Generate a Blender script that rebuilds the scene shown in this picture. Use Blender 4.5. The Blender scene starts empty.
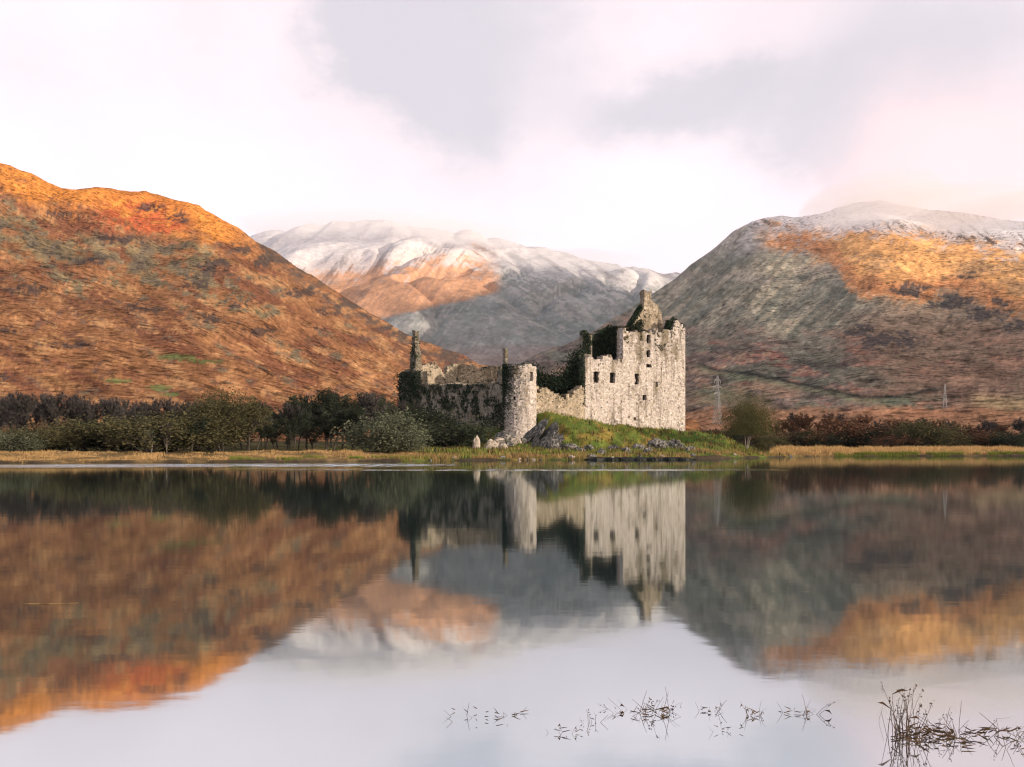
import bpy, math, random
import numpy as np
from mathutils import Vector, Quaternion

R = math.radians
scene = bpy.context.scene
COL = scene.collection

# ------------------------------------------------------------------ camera
CAM_H = 1.38
FPX = 1098.0                      # focal length in pixels of the 1024 wide frame
HROW = 447.5                      # row of the horizon
cam_d = bpy.data.cameras.new('camera')
cam_d.sensor_width = 36.0
cam_d.lens = 36.0 * FPX / 1024.0
cam_d.shift_y = (HROW - 383.5) / 1024.0
cam_d.clip_start = 0.1
cam_d.clip_end = 40000.0
cam = bpy.data.objects.new('camera', cam_d)
COL.objects.link(cam)
cam.location = (0, 0, CAM_H)
cam.rotation_euler = (R(90), 0, 0)
scene.camera = cam

# ------------------------------------------------------------------ sun direction, exposure, cycles
SUN_EL, SUN_AZ = R(10.5), R(119.0)    # azimuth from +Y towards +X
SUN = Vector((math.sin(SUN_AZ) * math.cos(SUN_EL), math.cos(SUN_AZ) * math.cos(SUN_EL), math.sin(SUN_EL)))
sd = bpy.data.lights.new('sun', 'SUN')
sd.energy = 5.0
sd.angle = R(0.5)
sd.color = (1.0, 0.82, 0.64)
so = bpy.data.objects.new('sun', sd)
so.rotation_mode = 'QUATERNION'
so.rotation_quaternion = SUN.to_track_quat('Z', 'Y')
so.location = (300, -200, 400)
COL.objects.link(so)

vs = scene.view_settings
scene.display_settings.display_device = 'sRGB'
vs.view_transform = 'Standard'
vs.look = 'None'
vs.exposure = 0.0
vs.gamma = 1.0
vs.use_curve_mapping = False
scene.render.engine = 'CYCLES'
cy = scene.cycles
cy.use_denoising = True
cy.max_bounces = 8
cy.diffuse_bounces = 2
cy.glossy_bounces = 3
cy.transmission_bounces = 2
cy.volume_bounces = 4
cy.caustics_reflective = False
cy.caustics_refractive = False
cy.sample_clamp_indirect = 6.0
cy.use_adaptive_sampling = True
cy.pixel_filter_type = 'BLACKMAN_HARRIS'
cy.filter_width = 1.15
cy.adaptive_threshold = 0.004

# ------------------------------------------------------------------ sky
class NT:
    """a small helper for writing node trees"""
    def __init__(s, tree):
        s.t = tree
        tree.nodes.clear()
    def n(s, kind, ins=None, **props):
        nd = s.t.nodes.new(kind)
        for k, v in props.items():
            setattr(nd, k, v)
        for k, v in (ins or {}).items():
            sock = nd.inputs[k]
            if hasattr(v, 'is_output') or isinstance(v, bpy.types.NodeSocket):
                s.t.links.new(v, sock)
            else:
                sock.default_value = v
        return nd
    def m(s, op, a, b=None, c=None, clamp=False):
        nd = s.t.nodes.new('ShaderNodeMath')
        nd.operation = op
        nd.use_clamp = clamp
        for i, v in enumerate((a, b, c)):
            if v is None:
                continue
            if isinstance(v, bpy.types.NodeSocket):
                s.t.links.new(v, nd.inputs[i])
            else:
                nd.inputs[i].default_value = v
        return nd.outputs[0]
    def mix(s, fac, a, b, mode='MIX'):
        nd = s.t.nodes.new('ShaderNodeMix')
        nd.data_type = 'RGBA'
        nd.blend_type = mode
        nd.clamp_factor = True
        for idx, v in ((0, fac), (6, a), (7, b)):
            if isinstance(v, bpy.types.NodeSocket):
                s.t.links.new(v, nd.inputs[idx])
            else:
                if idx and len(v) == 3:
                    v = (*v, 1.0)
                nd.inputs[idx].default_value = v
        return nd.outputs[2]
    def ramp(s, fac, stops):
        nd = s.t.nodes.new('ShaderNodeValToRGB')
        cr = nd.color_ramp
        while len(cr.elements) > 1:
            cr.elements.remove(cr.elements[-1])
        for i, (p, c) in enumerate(stops):
            if not hasattr(c, '__len__'):
                c = (c, c, c)
            e = cr.elements[0] if i == 0 else cr.elements.new(p)
            e.position = p
            e.color = (*c, 1.0)
        s.t.links.new(fac, nd.inputs[0])
        return nd.outputs[0]
    def noise(s, vec, scale, detail=4.0, rough=0.55, dist=0.0):
        nd = s.n('ShaderNodeTexNoise', {'Vector': vec, 'Scale': scale, 'Detail': detail, 'Roughness': rough, 'Distortion': dist})
        return nd.outputs[0]
    def mapping(s, vec, scale=(1, 1, 1), rot=(0, 0, 0), loc=(0, 0, 0)):
        return s.n('ShaderNodeMapping', {'Vector': vec, 'Scale': scale, 'Rotation': rot, 'Location': loc}).outputs[0]

world = bpy.data.worlds.new('World')
scene.world = world
world.use_nodes = True
w = NT(world.node_tree)
gen = w.n('ShaderNodeTexCoord').outputs['Generated']
sky = w.n('ShaderNodeTexSky', sky_type='NISHITA', sun_disc=False, sun_elevation=SUN_EL, sun_rotation=SUN_AZ, altitude=50.0,
          air_density=1.0, dust_density=1.0, ozone_density=1.5).outputs[0]
SKY_STRENGTH = 0.10
skyc = w.mix(1.0, sky, (SKY_STRENGTH,) * 3, 'MULTIPLY')
sx = w.n('ShaderNodeSeparateXYZ', {'Vector': gen})
X, Y, Z = sx.outputs
az = w.m('MULTIPLY', w.m('ARCTAN2', X, Y), 57.29578)
el = w.m('MULTIPLY', w.m('ARCSINE', Z), 57.29578)
wn1 = w.m('SUBTRACT', w.noise(gen, 3.2, 6.0, 0.58), 0.5)
wn2 = w.m('SUBTRACT', w.noise(w.mapping(gen, loc=(5, 3, 7)), 3.6, 6.0, 0.58), 0.5)
wn3 = w.m('SUBTRACT', w.noise(w.mapping(gen, loc=(1, 9, 2), scale=(1, 1, 2.0)), 9.0, 5.0, 0.6), 0.5)
azw = w.m('ADD', az, w.m('MULTIPLY_ADD', wn1, 17.0, w.m('MULTIPLY', wn3, 6.0)))
elw = w.m('ADD', el, w.m('MULTIPLY_ADD', wn2, 11.0, w.m('MULTIPLY', wn3, 4.0)))
def blob(a0, e0, sa, se):
    p = w.m('POWER', w.m('DIVIDE', w.m('SUBTRACT', azw, a0), sa), 2.0)
    q = w.m('POWER', w.m('DIVIDE', w.m('SUBTRACT', elw, e0), se), 2.0)
    return w.m('EXPONENT', w.m('MULTIPLY', w.m('ADD', p, q), -1.0))
def total(lst):
    o = lst[0]
    for v in lst[1:]:
        o = w.m('ADD', o, v)
    return o
grey = total([blob(-1.0, 22.0, 8.5, 4.5), blob(-8.0, 20.5, 3.0, 3.0), blob(-4.5, 17.5, 3.6, 3.6), blob(8.0, 17.5, 4.5, 1.8), blob(21.0, 19.5, 8.5, 6.0), blob(17.0, 15.5, 4.5, 3.0),
              blob(60, 40, 25, 12), blob(-55, 35, 25, 10), blob(0, 52, 40, 12)])
gmask = w.n('ShaderNodeMapRange', {'Value': grey, 'From Min': 0.05, 'From Max': 1.15}, interpolation_type='SMOOTHSTEP').outputs[0]
pink = w.m('MINIMUM', total([blob(24.0, 14.5, 6.0, 3.5), blob(21.0, 13.0, 5.0, 2.0)]), 1.0)
horizon = w.n('ShaderNodeMapRange', {'Value': el, 'From Min': 13.5, 'From Max': 18.0}, interpolation_type='SMOOTHSTEP').outputs[0]
base = w.mix(horizon, (1.24, 1.06, 1.12), (1.16, 0.99, 1.04))
soft = w.m('ADD', w.m('MULTIPLY_ADD', wn1, 0.30, 1.0), w.m('MULTIPLY', wn3, 0.15))
base = w.mix(1.0, base, w.n('ShaderNodeCombineXYZ', {'X': soft, 'Y': soft, 'Z': soft}).outputs[0], 'MULTIPLY')
greyc = w.mix(0.22, (0.80, 0.78, 0.86), skyc)          # thin cloud: some blue sky comes through
cloud = w.mix(w.m('MULTIPLY', gmask, 0.72), base, greyc)
cloud = w.mix(w.m('MULTIPLY', pink, 0.8), cloud, (1.22, 0.93, 0.95))
# brighter, warmer cloud around the sun behind the camera
sdot = w.n('ShaderNodeVectorMath', {0: gen, 1: tuple(SUN)}, operation='DOT_PRODUCT').outputs['Value']
glow = w.n('ShaderNodeMapRange', {'Value': sdot, 'From Min': -0.1, 'From Max': 1.0}, interpolation_type='SMOOTHSTEP').outputs[0]
high = w.n('ShaderNodeMapRange', {'Value': el, 'From Min': 20.0, 'From Max': 42.0}, interpolation_type='SMOOTHSTEP').outputs[0]
cloud = w.mix(high, cloud, w.mix(0.3, (0.50, 0.53, 0.60), skyc))     # heavier, bluer cloud overhead
cloud = w.mix(glow, cloud, (1.25, 1.0, 0.85))
out = w.n('ShaderNodeOutputWorld')
bg = w.n('ShaderNodeBackground', {'Color': cloud, 'Strength': 1.0})
w.t.links.new(bg.outputs[0], out.inputs[0])

# ------------------------------------------------------------------ numeric noise
_rng = np.random.RandomState(7)
_perm = np.tile(_rng.permutation(256), 3)
_grad = _rng.normal(size=(256, 3))
_grad /= np.linalg.norm(_grad, axis=1)[:, None]
def perlin(x, y, z=0.0):
    x, y, z = np.broadcast_arrays(np.asarray(x, float), np.asarray(y, float), np.asarray(z, float))
    xi, yi, zi = np.floor(x).astype(int), np.floor(y).astype(int), np.floor(z).astype(int)
    xf, yf, zf = x - xi, y - yi, z - zi
    f = lambda t: t * t * t * (t * (t * 6 - 15) + 10)
    u, v, q = f(xf), f(yf), f(zf)
    o = 0
    for i in (0, 1):
        for j in (0, 1):
            for k in (0, 1):
                h = _perm[_perm[_perm[(xi + i) & 255] + ((yi + j) & 255)] + ((zi + k) & 255)]
                g = _grad[h]
                d = g[..., 0] * (xf - i) + g[..., 1] * (yf - j) + g[..., 2] * (zf - k)
                o = o + d * (u if i else 1 - u) * (v if j else 1 - v) * (q if k else 1 - q)
    return o * 1.5
def fbm(x, y, z=0.0, octv=4, gain=0.5):
    a, o, s = 1.0, 0.0, 1.0
    for i in range(octv):
        o = o + a * perlin(x * s + i * 17.3, y * s + i * 5.1, np.asarray(z) * s + i * 9.7)
        a *= gain
        s *= 2.03
    return o
def ridged(x, y, z=0.0, octv=4, gain=0.5):
    a, o, s = 1.0, 0.0, 1.0
    for i in range(octv):
        o = o + a * (1 - 2 * np.abs(perlin(x * s + i * 11.3, y * s + i * 3.1, np.asarray(z) * s + i * 2.7)))
        a *= gain
        s *= 2.07
    return o
def sstep(a, b, x):
    t = np.clip((np.asarray(x, float) - a) / (b - a), 0, 1)
    return t * t * (3 - 2 * t)
def pts(lst):
    a = np.array(lst, float)
    return lambda x: np.interp(x, a[:, 0], a[:, 1])

# ------------------------------------------------------------------ object helpers
def mesh_obj(name, verts, faces, mat, parent=None, smooth=False, cols=None, matidx=None):
    me = bpy.data.meshes.new(name)
    verts = np.asarray(verts, np.float32).reshape(-1, 3)
    if isinstance(faces, np.ndarray):
        n, k = faces.shape
        me.vertices.add(len(verts))
        me.vertices.foreach_set('co', verts.ravel())
        me.loops.add(n * k)
        me.loops.foreach_set('vertex_index', faces.astype(np.int32).ravel())
        me.polygons.add(n)
        me.polygons.foreach_set('loop_start', np.arange(0, n * k, k, dtype=np.int32))
        me.update(calc_edges=True)
    else:
        me.from_pydata([tuple(v) for v in verts], [], [tuple(f) for f in faces])
    if smooth:
        me.polygons.foreach_set('use_smooth', [True] * len(me.polygons))
    if cols is not None:
        at = me.color_attributes.new('Col', 'FLOAT_COLOR', 'POINT')
        c = np.ones((len(verts), 4), np.float32)
        c[:, :3] = np.clip(cols, 0.004, 0.95)
        at.data.foreach_set('color', c.ravel())
    for m in (mat if isinstance(mat, (list, tuple)) else [mat]):
        me.materials.append(m)
    if matidx is not None:
        me.polygons.foreach_set('material_index', np.asarray(matidx, np.int32))
    o = bpy.data.objects.new(name, me)
    COL.objects.link(o)
    if parent is not None:
        o.parent = parent
    return o
def tag(o, label, cat, group=None):
    o['label'] = label
    o['category'] = cat
    if group:
        o['group'] = group
    return o
def thing(name, label, cat, loc=(0, 0, 0), rz=0.0, group=None):
    o = bpy.data.objects.new(name, None)
    o.empty_display_size = 0.3
    COL.objects.link(o)
    o.location = loc
    o.rotation_euler = (0, 0, rz)
    return tag(o, label, cat, group)
def structure(o):
    o['kind'] = 'structure'
    return o
def stuff(o):
    o['kind'] = 'stuff'
    return o

def mat_new(name):
    m = bpy.data.materials.new(name)
    m.use_nodes = True
    return m, NT(m.node_tree)
def finish(nt, color, rough=0.95, bump=None, bump_strength=0.5, bump_dist=0.1, spec=0.1, extra=None):
    ins = {'Base Color': color, 'Roughness': rough, 'Specular IOR Level': spec}
    if bump is not None:
        ins['Normal'] = nt.n('ShaderNodeBump', {'Height': bump, 'Strength': bump_strength, 'Distance': bump_dist}).outputs[0]
    ins.update(extra or {})
    p = nt.n('ShaderNodeBsdfPrincipled', ins)
    o = nt.n('ShaderNodeOutputMaterial')
    nt.t.links.new(p.outputs[0], o.inputs[0])
    return p

# ------------------------------------------------------------------ materials of the setting
def terrain_material(name, s1, s2, bump_s, bump_d, lo=0.5, hi=1.5, speck=0):
    m, t = mat_new(name)
    co = t.n('ShaderNodeTexCoord').outputs['Object']
    c = t.n('ShaderNodeAttribute', attribute_name='Col').outputs['Color']
    n1 = t.noise(co, s1, 5, 0.65)
    n2 = t.noise(t.mapping(co, loc=(40, 3, 9)), s2, 4, 0.6)
    k = t.n('ShaderNodeMapRange', {'Value': t.m('MULTIPLY_ADD', n1, 0.6, t.m('MULTIPLY', n2, 0.4)), 'From Min': 0.38, 'From Max': 0.62, 'To Min': lo, 'To Max': hi}).outputs[0]
    cc = t.mix(1.0, c, t.n('ShaderNodeCombineXYZ', {'X': k, 'Y': k, 'Z': k}).outputs[0], 'MULTIPLY')
    if speck:
        # tussocks, heather clumps and stones: small crisp dark and pale marks
        sp = t.noise(t.mapping(co, loc=(7, 2, 5)), speck, 3, 0.6)
        lg = t.noise(t.mapping(co, loc=(1, 6, 8)), speck * 0.12, 3, 0.6)
        th = t.m('MULTIPLY_ADD', lg, 0.35, t.m('MULTIPLY', sp, 1.0))
        dk = t.n('ShaderNodeMapRange', {'Value': th, 'From Min': 0.72, 'From Max': 0.80, 'To Min': 1.0, 'To Max': 0.42}).outputs[0]
        lt = t.n('ShaderNodeMapRange', {'Value': th, 'From Min': 0.60, 'From Max': 0.52, 'To Min': 1.0, 'To Max': 1.30}).outputs[0]
        q = t.m('MULTIPLY', dk, lt)
        cc = t.mix(1.0, cc, t.n('ShaderNodeCombineXYZ', {'X': q, 'Y': q, 'Z': q}).outputs[0], 'MULTIPLY')
    finish(t, cc, 1.0, n1, bump_s, bump_d, 0.0)
    return m
M_hill = terrain_material('heather_and_bracken', 1 / 6.0, 1 / 30.0, 0.7, 3.0, 0.72, 1.28, 1 / 4.5)
M_mount = terrain_material('mountain_grass', 1 / 13.0, 1 / 60.0, 0.6, 6.0, 0.78, 1.22, 1 / 9.0)
M_far = terrain_material('snowy_mountain', 1 / 24.0, 1 / 120.0, 0.5, 12.0, 0.84, 1.16)
M_ground = terrain_material('shore_turf', 1.7, 0.35, 0.6, 0.25, 0.7, 1.3)

def water_material():
    m, t = mat_new('calm_loch_water')
    geo = t.n('ShaderNodeNewGeometry').outputs['Position']
    s = t.n('ShaderNodeSeparateXYZ', {'Vector': geo})
    x, y, z = s.outputs
    # small waves: long swell plus fine ripples
    h1 = t.noise(t.mapping(geo, scale=(0.22, 0.5, 1)), 1.0, 3, 0.5)
    h2 = t.noise(t.mapping(geo, scale=(1.5, 2.4, 1)), 1.0, 3, 0.5)
    # wind-ruffled streaks far out, off the shore
    wob = t.m('MULTIPLY', t.m('SUBTRACT', t.noise(t.mapping(geo, scale=(0.05, 0.05, 1)), 1.0, 2), 0.5), 9.0)
    yy = t.m('ADD', y, wob)
    def band(c, wdt):
        d = t.m('DIVIDE', t.m('SUBTRACT', yy, c), wdt)
        return t.m('EXPONENT', t.m('MULTIPLY', t.m('MULTIPLY', d, d), -1.0))
    left = t.n('ShaderNodeMapRange', {'Value': x, 'From Min': -2.0, 'From Max': -12.0}, interpolation_type='SMOOTHSTEP').outputs[0]
    leftend = t.n('ShaderNodeMapRange', {'Value': x, 'From Min': -46.0, 'From Max': -32.0}, interpolation_type='SMOOTHSTEP').outputs[0]
    b1 = t.m('MULTIPLY', band(t.m('MULTIPLY_ADD', x, 0.12, 88.0), 5.5), t.m('MULTIPLY', left, leftend))
    mid = t.m('MULTIPLY', t.n('ShaderNodeMapRange', {'Value': x, 'From Min': -18.0, 'From Max': -8.0}).outputs[0],
              t.n('ShaderNodeMapRange', {'Value': x, 'From Min': 17.0, 'From Max': 9.0}).outputs[0])
    b2 = t.m('MULTIPLY', t.m('MULTIPLY', band(67.5, 1.8), mid), 0.45)
    ruff = t.m('MINIMUM', t.m('ADD', b1, b2), 1.0)
    patch = t.noise(t.mapping(geo, scale=(1.1, 0.12, 1)), 1.0, 4, 0.7)
    ruff = t.m('MULTIPLY', ruff, t.n('ShaderNodeMapRange', {'Value': patch, 'From Min': 0.40, 'From Max': 0.60}).outputs[0])
    h3 = t.noise(t.mapping(geo, scale=(1.6, 3.0, 1)), 1.0, 2, 0.5)
    h = t.m('ADD', t.m('MULTIPLY', h1, 0.0009), t.m('MULTIPLY', h2, 0.0006))
    h = t.m('ADD', h, t.m('MULTIPLY', t.m('MULTIPLY', h3, ruff), 0.6))
    bump = t.n('ShaderNodeBump', {'Height': h, 'Strength': 1.0, 'Distance': 1.0}).outputs[0]
    rough = t.m('MULTIPLY_ADD', ruff, 0.3, 0.042)
    lw = t.n('ShaderNodeLayerWeight', {'Blend': 0.5}).outputs['Facing']       # 1 at grazing
    fac = t.ramp(lw, [(0.5, 0.76), (0.72, 0.74), (0.82, 0.59), (0.90, 0.56), (0.96, 0.70), (1.0, 0.90)])
    gl = t.n('ShaderNodeBsdfGlossy', {'Color': (0.90, 0.98, 1.0, 1), 'Roughness': rough, 'Normal': bump})
    df = t.n('ShaderNodeBsdfDiffuse', {'Color': (0.012, 0.022, 0.024, 1)})
    mx = t.n('ShaderNodeMixShader', {0: fac, 1: df.outputs[0], 2: gl.outputs[0]})
    o = t.n('ShaderNodeOutputMaterial')
    t.t.links.new(mx.outputs[0], o.inputs[0])
    return m
M_water = water_material()

# ------------------------------------------------------------------ hills: polar height fields with real distances
PX = lambda px: (np.asarray(px, float) - 512.0) / FPX
EL = lambda row: (HROW - np.asarray(row, float)) / FPX
class Hill:
    pass
def make_hill(px0, px1, nc, nr, y0, y1, rowtop, rowbase, power, amp, wave, seed, gully=0.0):
    px = np.linspace(px0, px1, nc)
    v = np.concatenate([np.linspace(0, 1, nr), np.linspace(1.0, 1.35, 14)[1:]])
    t = np.where(v <= 1, np.minimum(v, 1) ** (1 / power), v)
    u = PX(px)
    Y0, Y1 = y0(px), y1(px)
    y = Y0[:, None] + (Y1 - Y0)[:, None] * t[None, :]
    x = u[:, None] * y
    Eb, Et = EL(rowbase(px)), EL(rowtop(px))
    g = np.where(t <= 1, np.minimum(t, 1) ** power, 1 - 2.2 * (t - 1))
    e = Eb[:, None] + (Et - Eb)[:, None] * g[None, :]
    z = e * y
    env = np.sin(np.pi * np.clip(v / 1.25, 0, 1)) ** 0.7 * np.clip(v * 4, 0, 1)
    n = fbm(x / wave, y / wave, seed, 5, 0.45) + 0.6 * ridged((x - 0.5 * y) / (wave * 0.6), (y + 0.5 * x) / (wave * 0.9), seed + 3.3, 4, 0.40)
    z = z + amp * env[None, :] * n * (z / (z.max() * 0.6) * 0.6 + 0.4)
    if gully:
        gx = x / (wave * 0.22) + fbm(x / wave, y / wave, seed + 8, 3) * 0.8
        z = z - gully * env[None, :] * np.clip(1 - 3.5 * np.abs(perlin(gx, y / (wave * 1.6), seed + 1.0)), 0, 1)
    cur = (z / y).max(axis=1)
    goal = Et + 0.0012 * fbm(px / 9.0, seed, 0, 3)
    sc = np.where(cur > 1e-4, goal / np.maximum(cur, 1e-4), 1)
    ker = np.exp(-np.linspace(-2, 2, 61) ** 2); ker /= ker.sum()
    sc = np.convolve(np.pad(sc, 30, mode='edge'), ker, mode='valid')
    z = np.where(z > 0, z * sc[:, None], z)
    h = Hill()
    h.x, h.y, h.z = x, y, z + CAM_H
    h.px = np.broadcast_to(px[:, None], x.shape)
    h.row = HROW - z / y * FPX
    h.v = np.broadcast_to(v[None, :], x.shape)
    h.nc, h.nr = x.shape
    i = np.arange(h.nc - 1)[:, None] * h.nr + np.arange(h.nr - 1)[None, :]
    h.faces = np.stack([i, i + h.nr, i + h.nr + 1, i + 1], -1).reshape(-1, 4)
    return h
def hill_point(h, px, row):
    """first point of the hill's surface on the line of sight through a pixel"""
    c = int(np.argmin(np.abs(h.px[:, 0] - px)))
    k = np.argmax(h.row[c] <= row)
    return np.array([h.x[c, k], h.y[c, k], h.z[c, k]])
def hill_object(name, h, mat, cols):
    v = np.stack([h.x, h.y, h.z], -1).reshape(-1, 3)
    return structure(mesh_obj(name, v, h.faces, mat, smooth=True, cols=cols.reshape(-1, 3)))
def bl(c, new, m):
    return c + (np.array(new) - c) * np.clip(m, 0, 1)[..., None]
def spot(h, px, row, sx_, sy_):
    return np.exp(-((h.px - px) / sx_) ** 2 - ((h.row - row) / sy_) ** 2)

# left hillside, bracken and heather
left_top = pts([(-400, 120), (-150, 138), (0, 163), (30, 173), (62, 188), (76, 190), (95, 186), (130, 191), (165, 197), (200, 206), (240, 229), (262, 244),
                (290, 262), (330, 287), (370, 313), (400, 330), (425, 342), (460, 354), (478, 364), (540, 374), (620, 388), (700, 405)])
HL = make_hill(-330, 700, 760, 250, lambda p: 0 * p + 195, pts([(-330, 1150), (0, 1250), (240, 1500), (470, 2000), (700, 2300)]),
               left_top, lambda p: 0 * p + 449, 0.62, 24.0, 260.0, 1.0, 0.0)
def left_colours(h):
    px, row = h.px, h.row
    a = R(28)                       # gullies run down to the right
    q1 = (px * math.cos(a) + row * math.sin(a)); q2 = (-px * math.sin(a) + row * math.cos(a))
    nA = fbm(q1 / 110, q2 / 26, 1.0, 5, 0.55)
    nB = fbm(q1 / 44, q2 / 13, 2.0, 5, 0.6)
    nC = fbm(px / 22, row / 11, 3.0, 5, 0.62)
    nE = fbm(px / 7.0, row / 4.0, 5.0, 4, 0.65)
    nD = fbm(px / 3.6, row / 2.4, 4.0, 3, 0.7)
    gl = np.abs(perlin(q1 / 90, q2 / 11, 6.0) + 0.35 * nE * 0.5)
    ridge_d = row - left_top(px)
    c = np.empty(px.shape + (3,)); c[:] = (0.255, 0.125, 0.062)
    c = bl(c, (0.190, 0.084, 0.048), sstep(0.0, 0.25, nA + 0.25 * nE))
    c = bl(c, (0.355, 0.185, 0.085), sstep(0.08, 0.28, nB + 0.3 * nE) * 0.8)
    c = bl(c, (0.34, 0.205, 0.105), sstep(0.28, 0.50, nB + 0.35 * nE - 0.2 * nC) * 0.45)
    c = bl(c, (0.125, 0.062, 0.050), sstep(0.22, 0.50, nC * 0.7 + 0.5 * nB + 0.25 * nE) * 0.75)
    gg = np.exp(-((ridge_d - 66 - 14 * nA) / 30) ** 2) * sstep(345, 200, px)
    c = bl(c, (0.165, 0.150, 0.090), sstep(0.55, 1.0, gg + 0.7 * nB + 0.7 * nC + 0.3 * nE) * 0.75)
    c = bl(c, (0.115, 0.095, 0.075), sstep(0.6, 0.95, gg * 0.7 + 0.8 * nC + 0.3 * nE) * 0.7)
    sun_gold = sstep(38, 12, ridge_d + 14 * nA + 10 * nC + 5 * nE)
    c = bl(c, (0.60, 0.235, 0.055), sun_gold * sstep(268, 215, px))  # brighter orange crest: sunlight put into the colour
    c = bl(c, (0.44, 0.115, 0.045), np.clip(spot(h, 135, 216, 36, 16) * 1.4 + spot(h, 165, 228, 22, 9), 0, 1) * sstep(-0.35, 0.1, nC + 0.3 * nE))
    # dark lines of burns and gullies
    c = bl(c, (0.085, 0.055, 0.045), sstep(0.07, 0.015, gl) * sstep(-0.15, 0.2, nA) * 0.6)
    for p, r_, a_, b_ in ((150, 208, 14, 4), (176, 216, 10, 6), (262, 262, 9, 7), (245, 250, 10, 5), (28, 290, 22, 5), (145, 308, 16, 4), (215, 266, 14, 8), (240, 304, 14, 4), (8, 330, 14, 4), (5, 378, 10, 6), (300, 292, 14, 5),
                          (262, 332, 18, 4), (120, 240, 20, 5), (60, 215, 20, 4), (195, 285, 14, 4), (75, 345, 22, 3), (330, 310, 14, 4), (212, 318, 12, 5), (90, 262, 14, 4)):
        m = spot(h, p, r_, a_ * 1.25, b_ * 1.25) * (1 + 1.3 * nE + 0.8 * nC)
        c = bl(c, (0.065, 0.048, 0.045), sstep(0.42, 0.72, m) * 0.85)
    for p, r_, a_, b_ in ((176, 357, 20, 3.2), (158, 388, 13, 3.4), (118, 381, 16, 2.4), (172, 394, 12, 2.2), (200, 361, 22, 2)):
        m = spot(h, p, r_, a_, b_) * (1 + 0.9 * nE)
        c = bl(c, (0.12, 0.150, 0.055), sstep(0.3, 0.6, m) * 0.85)
    c *= 1.13 * np.clip(1 + 0.18 * nE + 0.32 * nD + 0.12 * nB, 0.35, 1.9)[..., None]
    crag = sstep(24, 4, ridge_d) * sstep(235, 262, px) * sstep(-0.15, 0.15, nC + 0.3 * nE)
    c = bl(c, (0.085, 0.072, 0.065), crag * 0.8)
    return c
hill_object('hill', HL, M_hill, left_colours(HL))

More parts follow.
